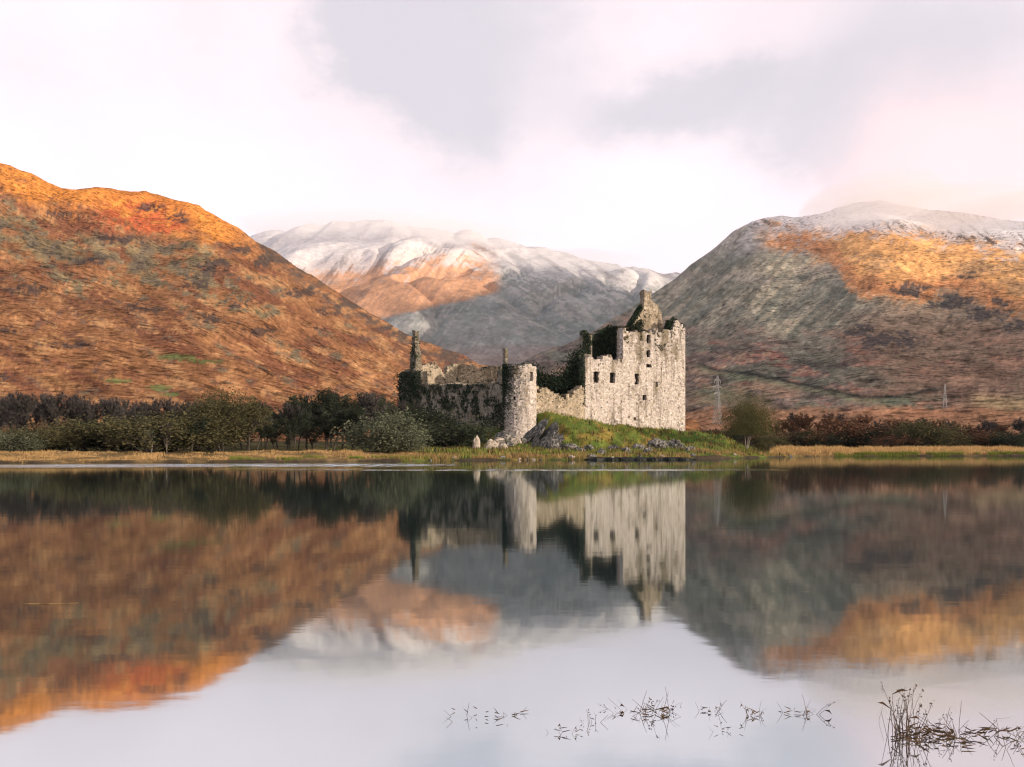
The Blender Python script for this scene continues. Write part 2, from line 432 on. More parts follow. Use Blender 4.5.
# right mountain
right_top = pts([(440, 388), (490, 366), (530, 353), (560, 343), (593, 331), (636, 305), (655, 292), (677, 277), (697, 261), (715, 247), (735, 231), (752, 221), (767, 217),
                 (800, 217), (830, 211), (852, 203), (880, 200), (910, 206), (940, 212), (966, 213), (1000, 219), (1024, 221), (1150, 215), (1300, 240), (1500, 330)])
HR = make_hill(440, 1420, 760, 250, pts([(440, 900), (700, 560), (1024, 420), (1420, 380)]), pts([(440, 3600), (640, 3200), (860, 2900), (1420, 2500)]),
               right_top, lambda p: 0 * p + 449, 0.60, 26.0, 520.0, 4.0, 0.0)
def right_colours(h):
    px, row = h.px, h.row
    a = R(-44)
    q1 = (px * math.cos(a) + row * math.sin(a)); q2 = (-px * math.sin(a) + row * math.cos(a))
    nS = fbm(q1 / 70, q2 / 5.5, 1.5, 5, 0.62)          # streaks down the shoulder
    nA = fbm(px / 70, row / 22, 2.5, 5, 0.6)
    nB = fbm(px / 26, row / 10, 3.5, 5, 0.62)
    nE = fbm(px / 7.5, row / 4.0, 5.5, 4, 0.65)
    nD = fbm(px / 3.6, row / 2.4, 4.5, 3, 0.7)
    lowm = sstep(322, 350, row + 16 * nA + 5 * nE - 0.05 * (px - 760))
    c = np.empty(px.shape + (3,)); c[:] = (0.230, 0.222, 0.170)
    sh = 1 - lowm * 0.85
    c = bl(c, (0.135, 0.150, 0.125), sstep(-0.05, 0.35, nS + 0.3 * nB) * 0.7 * sh)
    c = bl(c, (0.36, 0.325, 0.25), sstep(0.10, 0.45, -nS - 0.3 * nB) * 0.6 * sh)
    c = bl(c, (0.30, 0.255, 0.22), sstep(0.1, 0.4, nA) * sstep(300, 260, row) * 0.5)
    c = bl(c, (0.205, 0.158, 0.138), lowm * 0.9)
    c = bl(c, (0.235, 0.105, 0.080), lowm * sstep(0.10, 0.28, nB + 0.25 * nE) * 0.75)
    c = bl(c, (0.150, 0.165, 0.125), lowm * sstep(0.05, 0.3, -nA + 0.2 * nE) * 0.8)
    c = bl(c, (0.27, 0.205, 0.14), lowm * sstep(0.15, 0.35, nA + 0.4 * nE) * 0.65)
    c = bl(c, (0.085, 0.070, 0.062), lowm * sstep(0.28, 0.45, -nB + 0.35 * nE) * 0.7)
    rt = sstep(820, 890, px + 30 * nA) * sstep(288, 318, row + 10 * nB + 6 * nE)
    c = bl(c, (0.225, 0.140, 0.095), rt * 0.6)
    c = bl(c, (0.46, 0.44, 0.43), sstep(268, 226, row + 6 * nB) * (0.35 + 0.5 * sstep(-0.1, 0.3, nS + 0.3 * nE)))
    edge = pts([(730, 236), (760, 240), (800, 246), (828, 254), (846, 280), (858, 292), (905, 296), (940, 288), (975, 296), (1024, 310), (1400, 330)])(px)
    sun_gold = sstep(745, 790, px + 8 * nA) * sstep(12, -6, row - edge + 7 * nB + 6 * nE + 5 * nS) * (0.72 + 0.28 * sstep(-0.2, 0.15, nA + 0.4 * nE))
    c = bl(c, (0.60, 0.33, 0.13), sun_gold)  # sun patch put into the colour, cut off along the shadow edge
    c = bl(c, (0.42, 0.18, 0.085), sun_gold * sstep(-26, -4, row - edge + 10 * nB) * 0.8)
    for p, r_, a_, b_ in ((912, 290, 16, 6), (945, 302, 26, 6), (985, 314, 22, 6), (895, 342, 26, 9), (968, 275, 8, 4), (1000, 302, 10, 5), (1010, 325, 16, 6), (860, 330, 14, 5)):
        m = spot(h, p, r_, a_ * 1.3, b_ * 1.3) * (1 + 1.5 * nE + 0.8 * nB)
        c = bl(c, (0.060, 0.055, 0.055), sstep(0.42, 0.75, m) * 0.9)
    # a dark stream line with green banks crossing the foot of the mountain
    line = pts([(690, 362), (712, 368), (740, 373), (770, 377), (800, 384), (830, 390), (860, 396), (900, 396), (940, 389), (1030, 386)])(px) + 1.5 * nB
    c = bl(c, (0.135, 0.165, 0.10), np.exp(-((row - line - 3.5) / 3.5) ** 2) * sstep(685, 710, px) * sstep(930, 880, px) * 0.7)
    c = bl(c, (0.028, 0.032, 0.03), np.exp(-((row - line) / 1.7) ** 2) * sstep(685, 710, px) * sstep(960, 930, px) * 0.95)
    c = bl(c, (0.09, 0.125, 0.09), sstep(394, 402, row) * sstep(860, 900, px) * sstep(0.1, -0.2, nA + 0.2 * nE) * 0.7)
    c = bl(c, (0.40, 0.30, 0.17), np.exp(-((row - 402 - 0.06 * (px - 985)) / 7) ** 2) * sstep(955, 985, px + 10 * nB))
    c = bl(c, (0.14, 0.17, 0.10), spot(h, 715, 395, 30, 10) * 0.7)
    c = bl(c, (0.30, 0.16, 0.09), sstep(405, 412, row + 3 * nB) * 0.8)
    c *= np.array((1.22, 1.17, 1.17)) * np.clip(1 + 0.40 * nE + 0.34 * nD + 0.25 * lowm * nB, 0.35, 1.9)[..., None]
    snowline = pts([(680, 240), (735, 226), (760, 226), (800, 232), (850, 236), (900, 232), (960, 240), (1024, 252), (1200, 262)])(px)
    sn = sstep(8, -8, row - snowline + 10 * nB + 7 * nE)
    c = bl(c, (0.86, 0.83, 0.85), sn * (0.70 + 0.28 * sstep(0, -18, row - snowline)))
    a2 = R(42)
    q3 = (px * math.cos(a2) + row * math.sin(a2)); q4 = (-px * math.sin(a2) + row * math.cos(a2))
    rk = fbm(q3 / 26, q4 / 4.0, 8.0, 4, 0.6)
    c = bl(c, (0.14, 0.11, 0.10), sstep(0.22, 0.36, rk + 0.15 * nE) * sstep(-16, -4, row - snowline) * sstep(3, -3, row - snowline) * 0.8)
    c = bl(c, (0.12, 0.10, 0.095), sstep(0.30, 0.42, rk + 0.2 * nE) * sstep(930, 965, px) * sstep(8, -6, row - snowline) * 0.8)
    return c
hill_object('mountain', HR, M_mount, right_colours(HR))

# far snow-capped mountain between the two
mid_top = pts([(100, 262), (200, 240), (262, 233), (300, 226), (340, 222), (392, 221), (420, 226), (445, 231), (470, 232), (500, 239), (530, 246), (560, 252), (600, 262), (640, 268), (690, 276), (800, 292)])
HM = make_hill(140, 800, 520, 210, lambda p: 0 * p + 2500, lambda p: 0 * p + 5200, mid_top, lambda p: 0 * p + 405, 0.7, 60.0, 900.0, 9.0, 45.0)
def far_colours(h):
    px, row = h.px, h.row
    a = R(-52)
    q1 = (px * math.cos(a) + row * math.sin(a)); q2 = (-px * math.sin(a) + row * math.cos(a))
    nS = fbm(q1 / 44, q2 / 5.0, 7.5, 5, 0.6)
    a2 = R(28)
    q3 = (px * math.cos(a2) + row * math.sin(a2)); q4 = (-px * math.sin(a2) + row * math.cos(a2))
    nT = fbm(q3 / 32, q4 / 5.0, 6.5, 5, 0.6)
    nA = fbm(px / 55, row / 18, 2.5, 5, 0.6)
    nB = fbm(px / 14, row / 6, 3.5, 5, 0.65)
    nE = fbm(px / 4.0, row / 2.6, 4.5, 3, 0.7)
    east = sstep(470, 500, px + 10 * nA)
    c = np.empty(px.shape + (3,)); c[:] = (0.25, 0.265, 0.265)
    c = bl(c, (0.185, 0.21, 0.21), sstep(0.0, 0.25, nA + 0.3 * nB) * 0.85)
    c = bl(c, (0.36, 0.35, 0.345), sstep(0.10, 0.30, nT * east + nS * (1 - east) + 0.2 * nE) * 0.6)
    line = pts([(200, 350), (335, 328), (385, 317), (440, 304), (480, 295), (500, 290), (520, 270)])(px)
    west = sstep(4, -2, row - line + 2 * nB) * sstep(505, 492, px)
    c = bl(c, (0.60, 0.32, 0.18), west * 0.95)  # sunlit triangle put into the colour, ending at the shadow line
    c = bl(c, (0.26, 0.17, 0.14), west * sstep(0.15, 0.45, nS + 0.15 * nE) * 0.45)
    c = bl(c, (0.28, 0.20, 0.18), sstep(340, 356, row + 8 * nA) * 0.6)
    c *= np.clip(1 + 0.22 * nB + 0.2 * nE, 0.5, 1.6)[..., None]
    sl = pts([(200, 285), (300, 278), (340, 274), (380, 268), (420, 264), (450, 264), (480, 262), (500, 268), (560, 276), (650, 284)])(px)
    dd = row - sl
    loc = np.where(px < 465, nS, nT)
    sn = sstep(8, -10, dd + 13 * loc + 9 * nB + 5 * nE)
    c = bl(c, (0.70, 0.685, 0.71), sn * (0.75 + 0.22 * sstep(-4, -24, dd)))
    dust = sstep(34, -5, dd) * sstep(0.05, 0.28, nT + 0.5 * nB + 0.3 * nE) * sstep(470, 510, px)
    c = bl(c, (0.58, 0.57, 0.60), dust * 0.75)
    # bare rock ribs through the snow
    c = bl(c, (0.20, 0.18, 0.185), sstep(0.22, 0.36, loc + 0.2 * nE) * sstep(-26, -10, dd) * sstep(6, -4, dd) * 0.5)
    return c
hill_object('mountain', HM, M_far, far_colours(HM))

# unseen ridges added east of frame, crests shaped to shade valley and mountain foot
def shadow_ridge(h, xb, pixels, before, after, west, east):
    s = np.array(SUN)
    def lift(p):
        k = (xb - p[0]) / s[0]
        return p[1] + s[1] * k, p[2] + s[2] * k
    top = sorted(lift(hill_point(h, p, r_)) for p, r_ in pixels)
    ys = np.array([q[0] for q in top]); zs = np.array([q[1] for q in top])
    ys = np.concatenate([[ys[0] + d for d, f in before], ys, [ys[-1] + d for d, f in after]])
    zs = np.concatenate([[zs[0] * f for d, f in before], zs, [zs[-1] * f for d, f in after]])
    print('ridge', np.round(ys), np.round(zs))
    yy = np.linspace(ys[0], ys[-1], 220)
    zc = np.interp(yy, ys, zs)
    q = np.concatenate([np.linspace(-1, 0, 28), np.linspace(0, 1, 24)[1:]])
    xx = xb + np.where(q < 0, q * west, q * east)
    Xg, Yg = np.meshgrid(xx, yy)
    prof = (1 - np.abs(q)) ** 1.1
    Zg = zc[:, None] * prof[None, :] * (1 + 0.16 * fbm(Xg / 300, Yg / 300, 3, 4) * np.minimum(np.abs(q) * 5, 1)[None, :]) - 8 * (np.abs(q) > 0.99)[None, :]
    n, k = Xg.shape
    i = np.arange(n - 1)[:, None] * k + np.arange(k - 1)[None, :]
    f = np.stack([i, i + 1, i + k + 1, i + k], -1).reshape(-1, 4)
    nz = fbm(Xg / 90, Yg / 90, 5, 4)
    c = np.empty(Xg.shape + (3,)); c[:] = (0.27, 0.16, 0.08)
    c = bl(c, (0.16, 0.15, 0.09), sstep(-0.2, 0.4, nz))
    c = bl(c, (0.75, 0.74, 0.77), sstep(560, 700, Zg + 80 * nz))
    structure(mesh_obj('mountain', np.stack([Xg, Yg, Zg], -1).reshape(-1, 3), f, M_mount, smooth=True, cols=c.reshape(-1, 3)))  # added out of view; its crest follows the wanted shadow edge
shadow_ridge(HR, 2500.0, ((848, 288), (880, 294), (905, 290), (940, 288), (975, 296), (1022, 308)),
             ((-1750, 0.12), (-1350, 0.72), (-900, 1.0), (-350, 1.06)), ((200, 0.95), (600, 0.8), (1300, 0.3)), 850, 1500)
shadow_ridge(HM, 2150.0, ((400, 313), (440, 303), (480, 293), (497, 288), (512, 270)),
             ((-180, 0.2), (-30, 0.9)), ((120, 0.9), (330, 0.2)), 600, 1600)

# ------------------------------------------------------------------ castle plan (used by the ground as well)
KX, KY = 1.1, 158.0                               # the corner with the round tower
FA = R(35)
FX, FY = math.cos(FA), math.sin(FA)               # along the front wall
LX, LY = -math.sin(FA), math.cos(FA)              # along the west wall
CW, CD = 33.0, 32.0
def row2z(row, y):
    return CAM_H + (HROW - row) / FPX * y
def on_line(px, p0, d):
    u = (px - 512.0) / FPX
    s = (u * p0[1] - p0[0]) / (d[0] - u * d[1])
    return s, p0[1] + s * d[1]
def line_profile(lst, p0, d):
    o = []
    for px, row in lst:
        s, y = on_line(px, p0, d)
        o.append((s, row2z(row, y)))
    o.sort()
    a = np.array(o)
    return lambda s: np.interp(s, a[:, 0], a[:, 1])
front_base = line_profile([(519, 441), (529, 434), (535, 414), (545, 412), (560, 415), (585, 422), (600, 425), (630, 428), (660, 430.5), (685, 433)], (KX, KY), (FX, FY))
west_base = line_profile([(519, 441), (505, 430), (480, 426), (440, 428), (400, 436)], (KX, KY), (LX, LY))

# ------------------------------------------------------------------ ground and water
shore_y = pts([(-900, 90), (-100, 95), (0, 98), (100, 100), (200, 103), (330, 108), (420, 113), (500, 119), (560, 122), (620, 124), (680, 128), (720, 136), (760, 148), (800, 166), (850, 174), (1024, 178), (1500, 182), (1900, 185)])
def ground_z(x, y):
    x = np.asarray(x, float); y = np.asarray(y, float)
    px = 512 + FPX * x / y
    sh = shore_y(px) + 2.2 * fbm(x / 7.0, y / 12.0, 2.0, 4, 0.6)
    d = y - sh
    z = np.where(d < 0, np.maximum(d * 0.22, -2.5), 0)
    flat = 0.22 * sstep(0, 0.7, d) + 0.75 * sstep(1, 14, d) + 1.6 * sstep(14, 110, d) + 8 * sstep(110, 500, d)
    flat = flat + 0.18 * fbm(x / 3.0, y / 4.0, 5.0, 3) * sstep(0.5, 3, d)
    z = z + flat
    a = (x - KX) * FX + (y - KY) * FY
    b = (x - KX) * LX + (y - KY) * LY
    ac, bc = np.clip(a, 0, CW), np.clip(b, 0, CD)
    qa, qb = a - ac, b - bc
    q = np.hypot(qa, qb)
    zf, zw = front_base(ac), west_base(bc)
    wf = np.clip(-qb, 0, None) + 1e-3 + np.clip(bc * 0 + 1, 0, 1) * 1e-3
    ww = np.clip(-qa, 0, None) + 1e-3
    zb = (zf * wf + zw * ww) / (wf + ww)
    inside = (q < 1e-6)
    zi = (zf * (CD - bc) + zw * (CW - ac)) / (CD - bc + CW - ac + 1e-6)
    zb = np.where(inside, zi, zb)
    reach = np.where(qa > 0.01, 10.0, np.where(qb < -0.01, 19.0 - 4 * sstep(0, 6, ac) * sstep(14, 6, ac), 15.0))
    f = 1 - sstep(0.0, 1.0, q / reach)
    rough = fbm(x / 2.6, y / 3.4, 8.0, 4) * 0.55 + 0.8 * ridged((x + 0.4 * y) / 4.5, y / 9.0, 4.0, 3) * sstep(0.1, 0.5, q / reach) * sstep(1.1, 0.7, q / reach)
    knoll = zb * f + rough * np.clip(q / 3.0, 0, 1) * sstep(1.25, 0.8, q / reach)
    knoll = np.where(d > 0, knoll * sstep(0.0, 2.0, d), -9)
    # grassy swell east of the tower
    k = 0.8 * np.exp(-((px - 705) / 28) ** 2) * np.exp(-((y - 148) / 12) ** 2)
    return np.maximum(z, knoll) + k
def build_ground():
    px = np.linspace(-420, 1440, 931)
    r = np.concatenate([np.linspace(84, 200, 233), np.geomspace(201, 8600, 60)])
    P, Yg = np.meshgrid(px, r, indexing='ij')
    Xg = PX(P) * Yg
    Zg = ground_z(Xg, Yg)
    n, k = Xg.shape
    i = np.arange(n - 1)[:, None] * k + np.arange(k - 1)[None, :]
    f = np.stack([i, i + k, i + k + 1, i + 1], -1).reshape(-1, 4)
    d = Yg - shore_y(P)
    n1 = fbm(Xg / 3.0, Yg / 4.0, 1.0, 4, 0.6); n2 = fbm(Xg / 9.0, Yg / 9.0, 2.0, 4, 0.6); n3 = fbm(Xg / 1.1, Yg / 1.5, 3.0, 3)
    c = np.empty(Xg.shape + (3,)); c[:] = (0.20, 0.14, 0.07)
    kn = sstep(34, 16, np.hypot((Xg - 8) * 0.75, Yg - 150)) 
    kn = np.maximum(kn, sstep(380, 430, P) * sstep(800, 770, P) * sstep(200, 170, Yg))
    c = bl(c, (0.125, 0.165, 0.038), kn)
    c = bl(c, (0.08, 0.13, 0.03), kn * sstep(-0.1, 0.4, n2))
    c = bl(c, (0.30, 0.21, 0.06), kn * sstep(0.05, 0.45, n1) * 0.8)
    c = bl(c, (0.20, 0.10, 0.05), kn * sstep(0.2, 0.5, n3) * 0.5)
    c = bl(c, (0.06, 0.15, 0.04), np.exp(-((P - 705) / 30) ** 2) * sstep(0, 3, d) * 0.7)
    c = bl(c, (0.07, 0.055, 0.04), sstep(0.9, 0.1, d + 0.4 * n1))
    c = bl(c, (0.055, 0.06, 0.035), sstep(8, 16, d) * (1 - kn) * 0.8)
    structure(mesh_obj('ground', np.stack([Xg, Yg, Zg], -1).reshape(-1, 3), f, M_ground, smooth=True, cols=c.reshape(-1, 3)))
build_ground()
def build_water():
    ang = np.linspace(0, 2 * math.pi, 97)[:-1]
    ctr = np.array([0, 3500.0])
    v = [(ctr[0] + 5400 * math.cos(a), ctr[1] + 5400 * math.sin(a), 0.0) for a in ang]
    structure(mesh_obj('water', v, [tuple(range(96))], M_water))
build_water()

# ------------------------------------------------------------------ castle
def stone_material(name, tints, dark=0.5, stain=0.5, moss=0.0):
    m, t = mat_new(name)
    co = t.n('ShaderNodeTexCoord').outputs['Object']
    warp = t.n('ShaderNodeTexNoise', {'Vector': co, 'Scale': 1.2, 'Detail': 2.0})
    cw = t.n('ShaderNodeVectorMath', {0: co, 1: t.n('ShaderNodeVectorMath', {0: warp.outputs['Color'], 'Scale': 0.35}, operation='SCALE').outputs[0]}, operation='ADD').outputs[0]
    vor = t.n('ShaderNodeTexVoronoi', {'Vector': t.mapping(cw, scale=(1, 1, 1.7)), 'Scale': 2.5, 'Randomness': 1.0})
    cell = t.n('ShaderNodeSeparateColor', {0: vor.outputs['Color']}).outputs[0]
    edge = t.n('ShaderNodeTexVoronoi', {'Vector': t.mapping(cw, scale=(1, 1, 1.7)), 'Scale': 2.5}, feature='DISTANCE_TO_EDGE').outputs['Distance']
    c = t.ramp(cell, [(0.0, tints[0]), (0.35, tints[1]), (0.65, tints[2]), (1.0, tints[3])])
    big = t.noise(t.mapping(co, scale=(1, 1, 0.8)), 0.30, 5, 0.6)
    c = t.mix(t.n('ShaderNodeMapRange', {'Value': big, 'From Min': 0.40, 'From Max': 0.62}).outputs[0], c, tints[4], 'MIX')
    cellmul = t.n('ShaderNodeMapRange', {'Value': cell, 'To Min': 0.82, 'To Max': 1.12}).outputs[0]
    c = t.mix(1.0, c, t.n('ShaderNodeCombineXYZ', {'X': cellmul, 'Y': cellmul, 'Z': cellmul}).outputs[0], 'MULTIPLY')
    # vertical run-off stains
    st = t.noise(t.mapping(co, scale=(1.1, 1.1, 0.10)), 1.0, 5, 0.65)
    stm = t.m('MULTIPLY', t.n('ShaderNodeMapRange', {'Value': st, 'From Min': 0.50, 'From Max': 0.68}, interpolation_type='SMOOTHSTEP').outputs[0], stain)
    c = t.mix(stm, c, (0.10, 0.085, 0.06))
    # broad damp and weathered areas, heavier high on the walls
    zz = t.n('ShaderNodeSeparateXYZ', {'Vector': co}).outputs[2]
    wn = t.noise(t.mapping(co, loc=(4, 8, 1), scale=(1, 1, 0.55)), 0.42, 6, 0.68)
    wt = t.m('ADD', wn, t.n('ShaderNodeMapRange', {'Value': zz, 'From Min': 4.0, 'From Max': 17.0, 'To Min': -0.03, 'To Max': 0.07}).outputs[0])
    c = t.mix(t.m('MULTIPLY', t.n('ShaderNodeMapRange', {'Value': wt, 'From Min': 0.53, 'From Max': 0.66}, interpolation_type='SMOOTHSTEP').outputs[0], 0.72), c, (0.155, 0.13, 0.085))
    # lichen
    li = t.noise(t.mapping(co, loc=(9, 1, 4)), 1.5, 5, 0.7)
    c = t.mix(t.m('MULTIPLY', t.n('ShaderNodeMapRange', {'Value': li, 'From Min': 0.56, 'From Max': 0.66}).outputs[0], 0.55), c, (0.30, 0.245, 0.13))
    # lost stones: the shade in their pockets put into the colour
    pk = t.noise(t.mapping(co, loc=(2, 7, 3), scale=(1, 1, 1.25)), 2.3, 3, 0.55)
    c = t.mix(t.m('MULTIPLY', t.n('ShaderNodeMapRange', {'Value': pk, 'From Min': 0.60, 'From Max': 0.66}).outputs[0], dark), c, (0.035, 0.03, 0.025))
    jn = t.n('ShaderNodeMapRange', {'Value': edge, 'From Min': 0.0, 'From Max': 0.09, 'To Min': 0.25, 'To Max': 0.0}).outputs[0]
    c = t.mix(jn, c, (0.12, 0.10, 0.08))
    if moss:
        ms = t.noise(t.mapping(co, loc=(3, 3, 8)), 0.9, 6, 0.7)
        c = t.mix(t.n('ShaderNodeMapRange', {'Value': ms, 'From Min': 0.62 - moss * 0.3, 'From Max': 0.70 - moss * 0.3}).outputs[0], c, (0.028, 0.038, 0.022))
    h = t.m('ADD', t.m('MULTIPLY', t.m('MINIMUM', edge, 0.2), 3.0), t.m('MULTIPLY', pk, -1.0))
    finish(t, c, 0.95, h, 0.45, 0.10, 0.1)
    return m
TAN = [(0.36, 0.32, 0.285), (0.55, 0.495, 0.455), (0.47, 0.415, 0.37), (0.63, 0.575, 0.54), (0.61, 0.55, 0.51)]
BUFF = [(0.29, 0.245, 0.185), (0.45, 0.385, 0.30), (0.37, 0.30, 0.22), (0.52, 0.455, 0.37), (0.45, 0.38, 0.29)]
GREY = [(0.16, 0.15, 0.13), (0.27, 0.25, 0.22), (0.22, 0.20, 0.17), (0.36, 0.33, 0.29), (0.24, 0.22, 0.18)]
M_keep = stone_material('keep_rubble', TAN, 0.8, 0.75)
M_curtain = stone_material('curtain_rubble', BUFF, 0.9, 0.7)
M_tower = stone_material('tower_rubble', TAN, 0.5, 0.35)
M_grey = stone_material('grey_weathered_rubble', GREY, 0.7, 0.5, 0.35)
M_court = stone_material('courtyard_rubble', BUFF, 0.8, 0.7, 0.25)
m_, t_ = mat_new('opening_shade')
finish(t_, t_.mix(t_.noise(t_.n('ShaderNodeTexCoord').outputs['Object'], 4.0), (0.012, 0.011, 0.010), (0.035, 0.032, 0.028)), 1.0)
M_shade_fill = m_  # near-black colour stands for the shade inside the openings

ZC = 2.0
castle = thing('castle_ruin', 'roofless ruined stone castle with a tall keep standing on the grassy knoll by the loch', 'castle', (KX, KY, ZC))
CELL = 0.27
def ruin_wall(name, p0, d, inward, th, s0, s1, top, zbase, holes, mat, seed, jag=0.45, rough=0.04, parent=None, step=0.5, poly=None):
    """a rubble wall: a grid of stone sized cells under a broken top line, with real openings through it; world metres in, castle metres out"""
    ns = max(1, int(round((s1 - s0) / CELL)))
    ss = np.linspace(s0, s1, ns + 1)
    ztop = max(top(s) for s in np.linspace(s0, s1, 200)) + 1.0
    nz = int(round((ztop - zbase) / CELL))
    zs = zbase + np.arange(nz + 1) * CELL
    rr = np.random.RandomState(seed)
    sc = 0.5 * (ss[1:] + ss[:-1]); zc = 0.5 * (zs[1:] + zs[:-1])
    jn = jag * (fbm(sc / 0.9, seed, 0.3, 3, 0.6) + 0.8 * np.round(2 * perlin(sc / 1.6, seed + 4.4)) / 2)
    keep = zc[None, :] < (top(sc) + jn)[:, None]
    for (a0, a1, b0, b1) in holes:
        keep &= ~((sc[:, None] > a0) & (sc[:, None] < a1) & (zc[None, :] > b0) & (zc[None, :] < b1))
    pt = poly or (lambda s: (p0[0] + d[0] * s, p0[1] + d[1] * s, inward[0], inward[1]))
    vid, verts, faces = {}, [], []
    jit = rr.normal(0, 1, (ns + 1, nz + 1, 2, 3)) * rough
    def v(i, k, b):
        key = (i, k, b)
        if key not in vid:
            x, y, ix, iy = pt(ss[i])
            j = jit[i, k, b]
            off = th * b
            fx = 0.0 if i in (0, ns) else 1.0
            vid[key] = len(verts)
            verts.append((x + ix * off + j[0] * fx - KX, y + iy * off + j[1] - KY, zs[k] + j[2] * (0.7 if k else 0) - ZC))
        return vid[key]
    kk = lambda i, k: 0 <= i < ns and 0 <= k < nz and keep[i, k]
    for i in range(ns):
        for k in range(nz):
            if not keep[i, k]:
                continue
            faces.append((v(i, k, 0), v(i + 1, k, 0), v(i + 1, k + 1, 0), v(i, k + 1, 0)))
            faces.append((v(i, k, 1), v(i, k + 1, 1), v(i + 1, k + 1, 1), v(i + 1, k, 1)))
            if not kk(i - 1, k): faces.append((v(i, k, 0), v(i, k + 1, 0), v(i, k + 1, 1), v(i, k, 1)))
            if not kk(i + 1, k): faces.append((v(i + 1, k, 0), v(i + 1, k, 1), v(i + 1, k + 1, 1), v(i + 1, k + 1, 0)))
            if not kk(i, k + 1): faces.append((v(i, k + 1, 0), v(i + 1, k + 1, 0), v(i + 1, k + 1, 1), v(i, k + 1, 1)))
    return mesh_obj(name, verts, faces, mat, parent or castle)
def shade_fill(parent, p0, d, inward, hole, depth=0.55, back=0.35):
    """a near-black box filling an opening, in place of the shade inside the wall"""
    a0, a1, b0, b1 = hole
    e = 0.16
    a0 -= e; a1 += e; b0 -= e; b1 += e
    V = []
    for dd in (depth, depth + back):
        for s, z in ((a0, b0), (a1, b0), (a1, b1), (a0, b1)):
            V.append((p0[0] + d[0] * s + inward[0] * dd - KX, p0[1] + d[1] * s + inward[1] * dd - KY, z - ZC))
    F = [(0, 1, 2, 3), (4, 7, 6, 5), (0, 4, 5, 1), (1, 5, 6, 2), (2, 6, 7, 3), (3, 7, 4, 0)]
    return mesh_obj('window_shade_fill', V, F, M_shade_fill, parent)
K = (KX, KY); Fd = (FX, FY); Ld = (LX, LY)
def off(a, b):
    return (KX + a * FX + b * LX, KY + a * FY + b * LY)
def holes_px(lst, p0, d):
    o = []
    for (pa, pb, ra, rb) in lst:
        s0, y0_ = on_line(pa, p0, d); s1, y1_ = on_line(pb, p0, d)
        ym = 0.5 * (y0_ + y1_)
        o.append((min(s0, s1), max(s0, s1), row2z(rb, ym), row2z(ra, ym)))
    return o
sF = lambda px: on_line(px, K, Fd)[0]
sL = lambda px: on_line(px, K, Ld)[0]

# front curtain wall between round tower and keep
h = holes_px([(537, 540.5, 389.5, 393), (564, 567, 396.5, 400), (556, 558, 411, 412.6)], K, Fd)
cw_ = ruin_wall('curtain_wall', K, Fd, Ld, 1.4, sF(531), sF(585), line_profile([(530, 384), (541, 386), (548, 389), (556, 393), (565, 397), (571, 396), (578, 390), (586, 385)], K, Fd), 1.5, h, M_curtain, 11)
for q in h: shade_fill(cw_, K, Fd, Ld, q)
# keep, front
h = holes_px([(594, 598.5, 371.5, 383), (609.8, 615, 372, 383.5), (634.8, 639, 373, 384.5), (647, 650.6, 349.5, 357), (647, 651.5, 364.5, 368.2), (655.3, 658.2, 382, 386.3), (643, 646, 395, 400.5), (647.2, 650, 335, 344), (633.5, 636, 417, 420)], K, Fd)
kf = ruin_wall('keep_front_wall', K, Fd, Ld, 1.5, sF(585), sF(685.3), line_profile([(585, 355), (588, 357), (594, 359), (600, 358), (605, 355), (611, 356), (616, 358), (622.4, 360), (622.8, 331), (640, 331), (660, 330), (673.5, 330), (674, 323), (679, 321), (684, 323), (686, 327)], K, Fd), 1.5, h, M_keep, 12, jag=0.7)
for q in h: shade_fill(kf, K, Fd, Ld, q)
# keep, west wall (in shade), back wall, east wall
s585, s685 = sF(585), sF(685.3)
pW = off(s585, 1.5)
W_top = line_profile([(586.5, 337), (583.5, 340), (580, 349), (576, 357), (572, 367), (567, 381), (560, 390)], pW, Ld)
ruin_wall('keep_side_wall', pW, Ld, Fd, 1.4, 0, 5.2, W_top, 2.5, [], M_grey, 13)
pB = off(s585 + 0.1, 6.6)
B_top = line_profile([(558, 392), (567, 378), (573, 364), (580, 350), (585, 345), (592, 338), (600, 332), (608, 327), (614, 328), (626, 326), (650, 330), (690, 334)], pB, Fd)
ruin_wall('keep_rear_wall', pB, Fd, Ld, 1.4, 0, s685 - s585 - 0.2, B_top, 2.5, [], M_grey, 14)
pE = off(s685 - 1.45, 1.5)
ruin_wall('keep_side_wall', pE, Ld, Fd, 1.45, 0, 5.0, lambda s: 19.3 + 0 * s, 2.5, [], M_keep, 15)
# standing stub of the keep's west corner
pS = off(s585 + 0.02, 0.1)
ruin_wall('wall_stub', off(0, 1.6), Fd, Ld, 1.3, sF(585) + 1.25, sF(585) + 2.7, lambda s: row2z(336, 170) + 0 * s, 12.0, [], M_grey, 16, jag=0.5)
